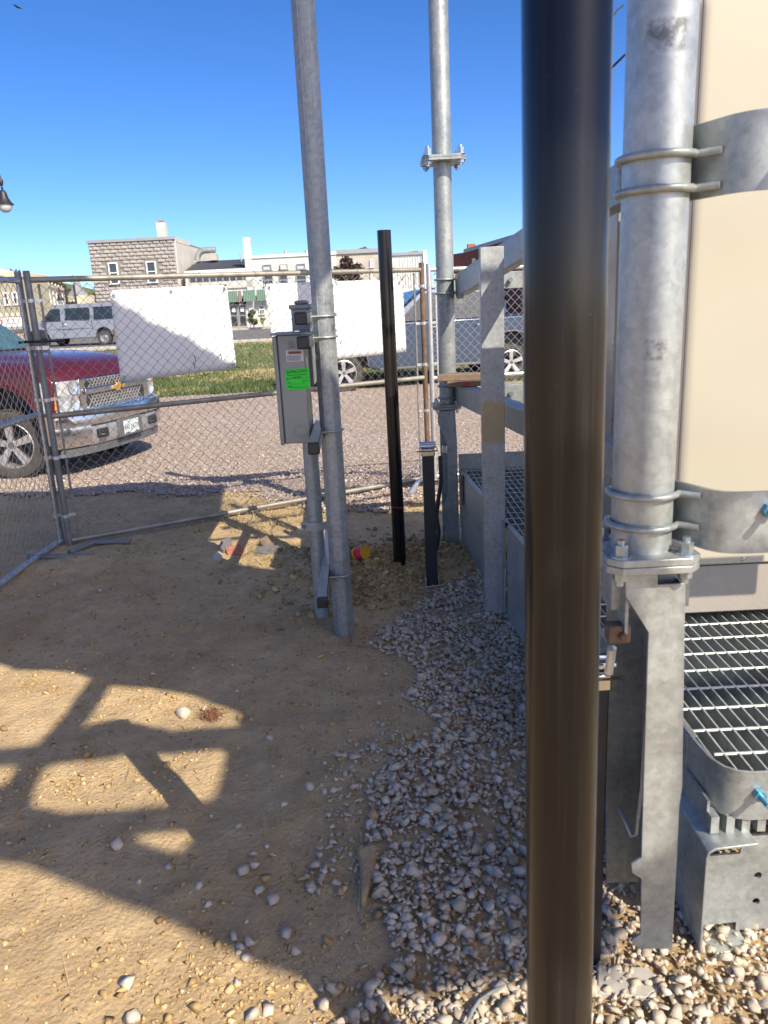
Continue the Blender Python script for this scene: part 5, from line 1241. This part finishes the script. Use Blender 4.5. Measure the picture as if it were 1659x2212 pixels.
for i in range(9): MB().bb(xa+.3+i*(xb-xa-.45)/8.2-.05, xa+.3+i*(xb-xa-.45)/8.2+.05, Y0-.05, Y0+.0, zt0, zt1).build('mullion', M['gutter'], tb)
MB().bb(xa, xb+.6, Y0-.12, Y0+.02, zt0-.52, zt0-.01).build('sign_board', M['sidewall'], sh)
def corr(x0, x1, z0, z1, y, m, name, parent, pitch=.13, tilt=0.0):
    b = MB(); n = int((x1-x0)/pitch)
    for i in range(n): b.add([(x0+i*pitch, y-tilt, z0), (x0+(i+.5)*pitch, y-tilt-.05, z0), (x0+(i+1)*pitch, y-tilt, z0), (x0+i*pitch, y, z1), (x0+(i+.5)*pitch, y-.05, z1), (x0+(i+1)*pitch, y, z1)], [(0, 1, 4, 3), (1, 2, 5, 4)])
    return b.build(name, m, parent, normals=False)
za1, za0 = wp(520, 628, Y0)[1], wp(520, 652, Y0)[1]
for u0, u1, mm in ((470, 516, 'awning'), (516, 527, 'brownboard'), (527, 556, 'awning')): corr(wp(u0, 640, Y0)[0], wp(u1, 640, Y0)[0], za0, za1, Y0-.3, M[mm], 'awning', sh, .13, .25)
zd1, zd0 = wp(515, 657, Y0)[1], GB+.05; xd0, xd1 = wp(497, 680, Y0)[0], wp(534, 680, Y0)[0]
MB().bb(xd0-2.5, xd0-.1, Y0-.05, Y0+.01, zd0+.5, zd1).build('shop_window', M['pane'], sh)
MB().bb(xd0, xd1, Y0-.03, Y0+.01, zd1, zd1+.35).build('door_header', M['blackpaint'], sh)
for k in range(2):
    a_ = xd0+k*(xd1-xd0)/2; b_ = a_+(xd1-xd0)/2-.03; f = MB()
    f.bb(a_, a_+.08, Y0-.1, Y0, zd0, zd1); f.bb(b_-.08, b_, Y0-.1, Y0, zd0, zd1); f.bb(a_+.08, b_-.08, Y0-.1, Y0, zd1-.09, zd1); f.bb(a_+.08, b_-.08, Y0-.1, Y0, zd0, zd0+.12); f.bb(a_+.08, b_-.08, Y0-.1, Y0, zd0+.85, zd0+.92)
    d_ = f.build('door', M['gutter'], sh); MB().bb(a_+.08, b_-.08, Y0-.05, Y0-.02, zd0+.1, zd1-.08).build('pane', M['pane'], d_)
    MB().bb((a_+b_)/2-.13, (a_+b_)/2+.13, Y0-.062, Y0-.055, zd1-.55, zd1-.25).build('notice', M['sign'], d_)
# rooftop kit
px_ = wp(393, 545, 63)
MB().cyl((px_[0], 63, zr-.3), (px_[0], 63, wp(393, 543, 63)[1]), .26, 12).build('flue_pipe', M['sidewall'], sh); MB().cyl((px_[0], 63, wp(393, 543, 63)[1]), (px_[0], 63, wp(393, 529, 63)[1]), .05, 8).build('vent_pipe', M['rust'], sh)
dxl, dzl = wp(436, 562, 64); pts = [(dxl+.3+.65*math.cos(R(180-15*i)), 64, zr+.02+.72*math.sin(R(15*i))) for i in range(7)]+[(dxl+1.15, 64, zr+.74)]
MB().tube(pts, .24, 12).build('duct', M['galv'], sh, True); ax_ = wp(461, 556, 64)[0]
MB().bb(ax_-.27, ax_+.32, 63.7, 64.4, zr-.05, wp(461, 549, 64)[1]).build('rooftop_unit', M['stucco'], sh)
# --- white brick building
xa2, xb2 = xb+.003, wp(728, 600, Y0)[0]; zt = wp(600, 556, Y0)[1]
wb = thing('brick_building', 'pale painted brick building with a tall brick chimney at its left corner', 'building', ((xa2+xb2)/2, Y0, GB))
MB().bb(xa2, xb2, Y0-.05, Y0+11, GB, zt).build('wall', M['whitebrick'], wb)
MB().bb(xa2, xb2+.05, Y0-.15, Y0+.3, zt, zt+.22).build('coping', M['trimwhite'], wb); MB().bb(xa2, xb2, Y0+.3, Y0+11, zt, zt+.26).build('roof', M['darkroof'], wb)
zc = wp(534, 513, Y0)[1]; xc0, xc1 = wp(527, 540, Y0)[0], wp(541.5, 540, Y0)[0]
MB().bb(xc0, xc1, Y0-.12, Y0+.5, GB, zc).build('chimney', M['whitebrick'], wb)
for (u0, u1, v0, v1) in ((568, 587, 572, 583), (605, 622, 571, 582), (641, 660, 570, 581)):
    w_ = win(wb, wp(u0, 577, Y0)[0], wp(u1, 577, Y0)[0], wp(u0, v1, Y0)[1], wp(u0, v0, Y0)[1], Y0-.06, M['gutter'], M['curtain'], False, .06)
a_ = wp(613, 577, Y0); MB().bb(a_[0]-.22, a_[0]+.22, Y0-.5, Y0-.1, a_[1]-.2, a_[1]+.12).build('air_conditioner', M['sidewall'], wb, bevel=.02)
for (u0, u1) in ((570, 590), (604, 622), (640, 662), (690, 712)):
    win(wb, wp(u0, 602, Y0)[0], wp(u1, 602, Y0)[0], wp(u0, 616, Y0)[1], wp(u0, 595, Y0)[1], Y0-.06, M['gutter'], None, True, .06)
corr(wp(557, 640, Y0)[0], wp(600, 640, Y0)[0], za0, za1, Y0-.4, M['awning'], 'awning', wb, .13, .25)
w_ = win(wb, wp(560, 668, Y0)[0], wp(572, 668, Y0)[0], wp(566, 678, Y0)[1], wp(566, 659, Y0)[1], Y0-.06, M['trimwhite'], None, True, .05)
q0, q1 = wp(560, 668, Y0)[0], wp(572, 668, Y0)[0]
for i in (1, 2): MB().bb(q0+(q1-q0)*i/3-.015, q0+(q1-q0)*i/3+.015, Y0-.12, Y0-.05, wp(566, 678, Y0)[1], wp(566, 659, Y0)[1]).build('muntin', M['trimwhite'], w_)
for u, v0, r in ((618, 540, .11), (599, 550, .05), (646, 545, .08), (663, 540, .12), (667, 548, .08), (520, 545, .06)):
    c = wp(u, v0, 63); MB().cyl((c[0], 63, zt), (c[0]-.05, 63, c[1]), r, 10).build('vent_pipe', M['fence_new'], wb)
# --- stucco building
xa3, xb3 = xb2+.003, wp(846, 600, Y0)[0]; zt3 = wp(780, 547, Y0+1)[1]
st_ = thing('stucco_building', 'beige stucco building with a grey parapet behind the maroon tree', 'building', ((xa3+xb3)/2, Y0+1, GB))
MB().bb(xa3, xb3, Y0+1, Y0+12, GB, zt3).build('wall', M['stucco'], st_); MB().bb(xa3, xb3, Y0+.85, Y0+12, zt3, zt3+.3).build('parapet', M['gutter'], st_)
for u0, u1, v0, v1 in ((764, 768, 562, 575), (799, 806, 561, 577), (741, 746, 566, 580), (799, 807, 585, 605)): win(st_, wp(u0, 570, Y0+1)[0], wp(u1, 570, Y0+1)[0], wp(u0, v1, Y0+1)[1], wp(u0, v0, Y0+1)[1], Y0+.98, M['trimwhite'], M['trimwhite'], False, .05)
MB().bb(xa3+4, xb3, Y0+5, Y0+12, zt3+.3, zt3+.75).build('roof', M['darkroof'], st_)
# --- white sheet metal building
xa4, xb4 = xb3+.003, wp(913, 600, Y0)[0]; zt4 = wp(880, 551, Y0-1)[1]
mt = thing('metal_building', 'white building clad in ribbed sheet metal with a white corner pier', 'building', ((xa4+xb4)/2, Y0-1, GB))
MB().bb(xa4, xb4, Y0-.9, Y0+10, GB, zt4).build('wall', M['metalwhite'], mt)
rb = MB(); n_ = 12; 
for i in range(n_): rb.bb(xa4+(i+.25)*(xb4-xa4)/n_, xa4+(i+.5)*(xb4-xa4)/n_, Y0-.97, Y0-.9, 2.6, zt4-.02)
rb.build('cladding_rib', M['metalwhite'], mt); MB().bb(xa4, xb4, Y0-1.05, Y0-.8, zt4, zt4+.2).build('coping', M['gutter'], mt)
MB().add([(xa4, Y0, zt4), (xb4, Y0, zt4), (xb4, Y0+6, wp(905, 540, Y0+5)[1]), (xa4, Y0+6, zt4+.5), (xa4, Y0+9, zt4), (xb4, Y0+9, zt4)], [(0, 1, 2, 3), (3, 2, 5, 4), (1, 5, 2), (0, 3, 4), (0, 4, 5, 1)]).build('roof', M['darkroof'], mt)
MB().bb(xb4, wp(922, 600, Y0)[0], Y0-1.1, Y0+9, GB, wp(917, 541, Y0-1)[1]).build('pier', M['metalwhite'], mt)
corr(wp(860, 640, Y0)[0], wp(935, 640, Y0)[0], wp(900, 645, Y0-1)[1], wp(900, 630, Y0-1)[1], Y0-1.3, M['awning'], 'awning', mt, .14, .2)
# --- red brick building on the right
C_ = np.array([wp(1006, 570, 60)[0], 60.0]); B_ = np.array([wp(1230, 560, 40)[0], 40.0]); L_ = np.array([wp(978, 570, 62)[0], 62.0]); zt5 = wp(1006, 546, 60)[1]
rbk = thing('brick_building', 'dark red brick building with a brown end wall beyond the platform', 'building', (C_[0], C_[1], GB))
MB().prism([tuple(C_), tuple(B_), tuple(B_+np.array([14, 4])), (L_[0]+14, 76), (L_[0], 76), tuple(L_)], (0, 0, GB), (1, 0, 0), (0, 1, 0), (0, 0, 1), zt5-GB).build('wall', M['redbrick'], rbk)
dd = (L_-C_)/np.linalg.norm(L_-C_); nn2 = np.array([dd[1], -dd[0]])*-1
MB().strip([C_+nn2*-.05, L_+nn2*-.05], GB, zt5+.05, .04).build('end_wall', M['brownboard'], rbk)
MB().strip([C_, B_], zt5, zt5+.25, .3).build('coping', M['gutter'], rbk)
c = wp(1021, 530, 60); MB().bb(c[0]-.28, c[0]+.28, 60.6, 61.2, zt5-.2, wp(1021, 525, 60)[1]).build('chimney', M['brick_red'], rbk)
u_ = (B_-C_)/np.linalg.norm(B_-C_)
for k in range(4):
    c_ = C_+u_*(2.5+4*k); MB().obox((c_[0], c_[1], 3.6), (u_[0], u_[1], 0), (-u_[1], u_[0], 0), (0, 0, 1), 1.0, .12, 1.4).build('window', M['pane'], rbk)
# --- cream corner building on the left and its long flank
YA = 95.0; xl, xr = wp(-120, 640, YA)[0], wp(41, 640, YA)[0]; zA = wp(20, 598, YA)[1]
cr = thing('corner_building', 'cream two storey corner shop with a white shopfront sign', 'building', ((xl+xr)/2, YA, GB))
MB().bb(xl, xr, YA, YA+9, GB, zA).build('wall', M['olive_wall'], cr); MB().bb(xl-.2, xr+.2, YA-.35, YA+9, zA, zA+.5).build('cornice', M['cream'], cr)
MB().prism([(xl, zA+.5), (xr-.6, zA+.5), (wp(2, 588, YA)[0], wp(2, 588, YA)[1]), (xl, zA+2.4)], (0, YA+.1, 0), (1, 0, 0), (0, 0, 1), (0, 1, 0), 8).build('gable_roof', M['sidewall'], cr)
for u in (-30, -8, 14, 33): win(cr, wp(u-6, 643, YA)[0], wp(u+6, 643, YA)[0], wp(14, 657, YA)[1], wp(14, 631, YA)[1], YA-.02, fw=.18)
MB().bb(xl, xr, YA-.2, YA, wp(20, 684, YA)[1], wp(20, 676, YA)[1]).build('string_course', M['cream'], cr)
zs1, zs0 = wp(22, 685.5, YA)[1], wp(22, 706, YA)[1]
sg = MB().bb(xl, xr, YA-.25, YA-.05, zs0, zs1).build('shop_sign', M['sign'], cr)
c = wp(22, 691.5, YA-.3); text('STOMPING', .34, (c[0], YA-.26, c[1]), (1, 0, 0), (0, 0, 1), M['ink'], sg)
c = wp(27, 699, YA-.3); text('GROUNDS', .34, (c[0], YA-.26, c[1]), (1, 0, 0), (0, 0, 1), M['ink'], sg)
c = wp(-1, 696, YA-.3); MB().tube([(c[0]+.28*math.cos(a), YA-.27, c[1]+.28*math.sin(a)) for a in np.linspace(0, 6.28, 20, False)], .07, 6, False, True).build('sign_emblem', M['redlens'], sg, True)
MB().bb(xl, xr, YA-.5, YA-.05, zs0-.35, zs0-.02).build('canopy', M['gutter'], cr); MB().bb(xl, xr-.4, YA-.06, YA-.0, GB, zs0-.36).build('shop_window', M['curtain'], cr)
F0 = np.array([wp(42, 640, 96)[0], 96.0]); F1 = np.array([wp(140, 640, 150)[0], 150.0]); ud = (F1-F0)/np.linalg.norm(F1-F0); LL = np.linalg.norm(F1-F0); nd = np.array([ud[1], -ud[0]])
row_ = thing('row_building', 'long cream row of arched windows running back along the side street', 'building', (F0[0], F0[1], GB))
zR = wp(60, 603, 107)[1]
Q = [F0, F1, F1-nd*8, F0-nd*8]; MB().prism([tuple(q) for q in Q], (0, 0, GB), (1, 0, 0), (0, 1, 0), (0, 0, 1), zR-GB).build('wall', M['cream'], row_)
MB().strip([F0+nd*.15, F1+nd*.15], zR-.35, zR+.15, .3).build('cornice', M['cream'], row_)
for k in range(11):
    s = 3+k*(LL-5)/10.5; c_ = F0+ud*s+nd*.06
    f = MB().obox((c_[0], c_[1], 5.2), (ud[0], ud[1], 0), (nd[0], nd[1], 0), (0, 0, 1), 1.5, .14, 2.8); c2 = c_+nd*.02; f.lathe([(0, -.07), (.75, -.07), (.75, .07), (0, .07)], (c_[0], c_[1], 6.6), (nd[0], nd[1], 0), 20)
    w_ = f.build('window', M['trimwhite'], row_); MB().obox((c2[0], c2[1], 5.2), (ud[0], ud[1], 0), (nd[0], nd[1], 0), (0, 0, 1), .9, .16, 2.4).build('pane', M['pane'], w_)
tu = thing('turret_building', 'pale house with a pointed slate turret roof at the end of the street', 'building', (wp(158, 650, 150)[0], 152, GB))
tx = wp(160, 650, 150)[0]; zt6 = wp(160, 638, 150)[1]
MB().bb(tx-1.6, tx+1.8, 151, 156, GB, zt6).build('wall', M['cream'], tu); MB().bb(tx-1.6, tx-.2, 150.9, 151, GB, zt6).build('end_wall', M['olive_wall'], tu)
MB().lathe([(2.1, 0), (1.2, 1.0), (.7, 2.4), (.05, wp(149, 603, 150)[1]-zt6)], (tx-.1, 152.8, zt6), (0, 0, 1), 8).build('turret_roof', M['slateroof'], tu)
win(tu, tx-.9, tx-.3, zt6-1.9, zt6-.8, 150.9, fw=.12)

# ------------------------------------------------------------------ street lamps and poles
def lamp(x, y, z, s, label, pole_x, grp='street lamps', pz=.1):
    t = thing('street_lamp', label, 'street lamp', (pole_x, y, pz), grp)
    MB().lathe([(.05*s, 1.02*s), (.07*s, .93*s), (.05*s, .86*s), (.12*s, .82*s), (.19*s, .70*s), (.24*s, .45*s), (.36*s, .22*s), (.47*s, .12*s), (.47*s, .08*s), (.40*s, .07*s)], (x, y, z), (0, 0, 1), 24).build('lamp_hood', M['blackpaint'], t, True)
    MB().lathe([(.38*s, .09*s), (.38*s, 0), (.30*s, -.18*s), (.16*s, -.30*s), (0, -.33*s)], (x, y, z), (0, 0, 1), 24).build('globe', M['labelwhite'], t, True)
    MB().lathe([(.0, 1.75*s), (.03*s, 1.55*s), (.07*s, 1.42*s), (.12*s, 1.30*s), (.10*s, 1.15*s), (.05*s, 1.04*s)], (x, y, z), (0, 0, 1), 16).build('finial', M['blackpaint'], t, True)
    MB().tube([(pole_x, y, z+1.1*s), (x, y, z+1.1*s)], .05*s, 8).build('arm', M['blackpaint'], t); MB().tube([(pole_x, y, pz), (pole_x, y, pz+1.2), (pole_x, y, z+1.8*s)], [.14, .09, .07], 12).build('pole', M['blackpaint'], t)
    return t
c = V(11, 446, 25); lamp(c[0], 25, c[2], .55, 'black bell shaped street lamp hanging in the sky at the left edge', c[0]-1.6, pz=-.1)
c = V(131, 650, 58); lamp(c[0], 58, c[2], .62, 'small black street lamp hanging from an arm above the van', V(145, 650, 58)[0], pz=.2)
sp_ = thing('signal_pole', 'thin dark traffic pole with a signal box above the van', 'traffic light', (V(160, 650, 57.5)[0], 57.5, .2))
c0 = V(159, 615, 57.5); MB().cyl((c0[0], 57.5, .2), (c0[0], 57.5, c0[2]), .07, 10).build('pole', M['blackpaint'], sp_); MB().bb(c0[0]-.7, c0[0]-.1, 57.3, 57.7, V(155, 662, 57.5)[2], V(155, 652, 57.5)[2]).build('signal_box', M['blackpaint'], sp_)

# ------------------------------------------------------------------ trees
def leafcloud(centres, radii, n, size, flat=.8):
    P = []; T = []
    w = np.array(radii)**2; w = w/w.sum()
    for (c, r, k) in zip(centres, radii, w):
        m = int(n*k)+3; d = rng.normal(size=(m, 3)); d /= np.linalg.norm(d, axis=1)[:, None]; q = d*(r*rng.random((m, 1))**.42)*np.array([1, 1, flat])
        P.append(q+np.array(c)); T.append(np.clip(rng.normal(.45, .2, m)+rng.normal(0, .12), 0, 1))
    P = np.concatenate(P); T = np.concatenate(T); m = len(P); a = rng.normal(size=(m, 3)); a /= np.linalg.norm(a, axis=1)[:, None]; b = np.cross(a, rng.normal(size=(m, 3))); b /= np.linalg.norm(b, axis=1)[:, None]
    s = (size*rng.uniform(.6, 1.3, m))[:, None]
    v = np.stack([P-a*s, P+b*s*.6, P+a*s, P-b*s*.6], 1).reshape(-1, 3); return v, np.arange(4*m).reshape(-1, 4), np.repeat(T, 4)
def tree(x, y, z0, h, rad, mat, label, n=2600, size=.16, lobes=9, name='tree', cat='tree', group=None, trunk=.35, flat=.85):
    t = thing(name, label, cat, (x, y, z0), group); rg = random.Random(int(abs(x)*100+y))
    zc = z0+h*(trunk+(1-trunk)*.5); hh = h*(1-trunk)*.5
    cs = []; rs = []
    for i in range(lobes):
        a = rg.uniform(0, 6.28); q = rg.uniform(.15, .72); e = rg.uniform(-.75, .8)
        cs.append((x+rad*q*math.cos(a)*math.sqrt(1-e*e*.7), y+rad*q*math.sin(a)*math.sqrt(1-e*e*.7), zc+hh*e*.75)); rs.append(rad*rg.uniform(.28, .5))
    m = MB().tube([(x, y, z0), (x+.03*h, y, z0+h*trunk), (x, y, zc)], [h*.028, h*.02, h*.012], 8)
    for c in cs: m.tube([(x+.02*h, y, z0+h*trunk*rg.uniform(.7, 1.1)), ((x+c[0])/2, (y+c[1])/2, (z0+h*trunk+c[2])/2+.05*h), c], [h*.011, h*.007, h*.003], 5)
    m.build('trunk', M['bark'], t, True)
    v, f, T = leafcloud(cs, rs, n, size, flat); big_mesh('crown', v, f, mat, parent=t, attr=T); return t
c = V(757, 640, 54); tree(c[0], 54, .15, V(757, 540, 54)[2], 1.35, M['leaf_red'], 'dark maroon leaved street tree in front of the stucco building', 3600, .11, 14, trunk=.22)
c = V(592, 650, 55); tree(c[0], 55, .15, V(592, 597, 55)[2], .62, M['leaf_orange'], 'small bright orange autumn tree above the second white board', 700, .10, 7, trunk=.3)
c = V(787, 560, 105); tree(c[0], 105, .2, V(787, 529, 105)[2], 2.7, M['leaf_green'], 'rounded green tree top rising behind the stucco building roof', 2200, .25, 9)
c = V(546, 690, 58.6); tree(c[0], 58.6, .22, 1.55, .62, M['leaf_green'], 'dark shrub standing by the shop doors', 900, .09, 8, 'shrub', 'shrub', None, .05)
c = V(568, 700, 58.9); tree(c[0], 58.9, .22, .75, .28, M['straw'], 'pale dry plant at the foot of the white wall', 220, .07, 5, 'shrub', 'shrub', None, .05)
sptop = V(741, 555, 130); m = thing('spruce_tree', 'thin dark spruce tip poking over the roofs', 'tree', (sptop[0], 130, .2)); 
MB().cyl((sptop[0], 130, .2), (sptop[0], 130, V(741, 543, 130)[2]), .12, 8).build('trunk', M['bark'], m)
cs = [(sptop[0], 130, z) for z in np.linspace(6, V(741, 545, 130)[2], 9)]; rs = list(np.linspace(1.3, .18, 9)); v, f, T = leafcloud(cs, rs, 900, .22, .6); big_mesh('crown', v, f, M['leaf_green'], parent=m, attr=T)
# wooded hill at upper left and orange trees down the street
hp = V(10, 600, 210); ht = V(10, 549, 210)[2]
hm = MB(); rows = []
for j in range(9):
    yy = 205+j*8; rows.append([(xx, yy, max(.05, (ht-5)*math.exp(-((xx-hp[0]+8)/26.0)**2*.5)*math.sin(math.pi*min(1, (j+.3)/8)))) for xx in np.linspace(hp[0]-80, hp[0]+42, 30)])
hl = hm.grid(rows).build('hill', M['lawn'], None, True); tag(hl, kind='structure')
cs, rs = [], []
for i in range(150):
    xx = hp[0]+random.uniform(-46, 12); zz = (ht-4)*math.exp(-((xx-hp[0]+8)/22.0)**2*.5)*random.uniform(.35, 1.0); cs.append((xx, random.uniform(200, 222), zz)); rs.append(random.uniform(1.8, 3.6))
v, f, T = leafcloud(cs, rs, 15000, .75); big_mesh('hillside_trees', v, f, M['leaf_olive'], 'stuff', 'olive and rust coloured woods covering the hill at upper left', None, attr=T)
for px, py, r, yy in ((186, 640, 2.6, 168), (200, 645, 2.2, 166), (176, 646, 2.0, 172)):
    c = V(px, py, yy); tree(c[0], yy, .2, c[2]+r*.6, r*1.1, M['leaf_olive'] if px != 186 else M['leaf_orange'], {186: 'orange autumn tree between the turret house and the block building', 200: 'rust toned tree touching the left wall of the block building', 176: 'olive tree right beside the turret house'}[px], 1100, .35, 8)
# overhead wires across the street
for (a_, b_) in (((-40, 664), (215, 655)), ((60, 700), (215, 690))):
    p0, p1 = V(*a_, 70), V(*b_, 70); pts = [p0+(p1-p0)*i/8+np.array([0, 0, -.25*math.sin(math.pi*i/8)]) for i in range(9)]
    w = MB().tube(pts, .012, 4); tag(w.build('power_line', M['blackpaint']), 'thin dark wire strung high across the side street' if a_[0] < 0 else 'thin dark wire strung low across the side street', 'wire')

# small things against the sky
c = V(37, 15, 45); m = MB(); m.add([(c[0]-.28, 45, c[2]+.14), (c[0]+.05, 45.1, c[2]-.02), (c[0]+.02, 44.9, c[2]+.05)], [(0, 1, 2)]); m.tube([(c[0]-.12, 45, c[2]+.06), (c[0], 45, c[2]), (c[0]+.26, 45, c[2]-.10)], [.02, .06, .015], 6)
m.add([(c[0]+.02, 44.95, c[2]+.02), (c[0]+.28, 44.7, c[2]-.13), (c[0]+.10, 45.05, c[2]-.06)], [(0, 1, 2)]); tag(m.build('bird', M['blackpaint'], None, normals=False), 'tiny dark bird high in the sky at the upper left corner', 'bird')
m = MB().tube([V(1310, 158, 2.9), V(1330, 138, 2.9), V(1350, 118, 2.9)], .0045, 6); m.tube([V(1316, 60, 2.9), V(1322, 40, 2.92), V(1333, 22, 2.95), V(1346, 12, 3.0)], .003, 6); tag(m.build('cable', M['rubber'], None, True), 'short dark cable ends crossing the sky gap beside the near column', 'cable')
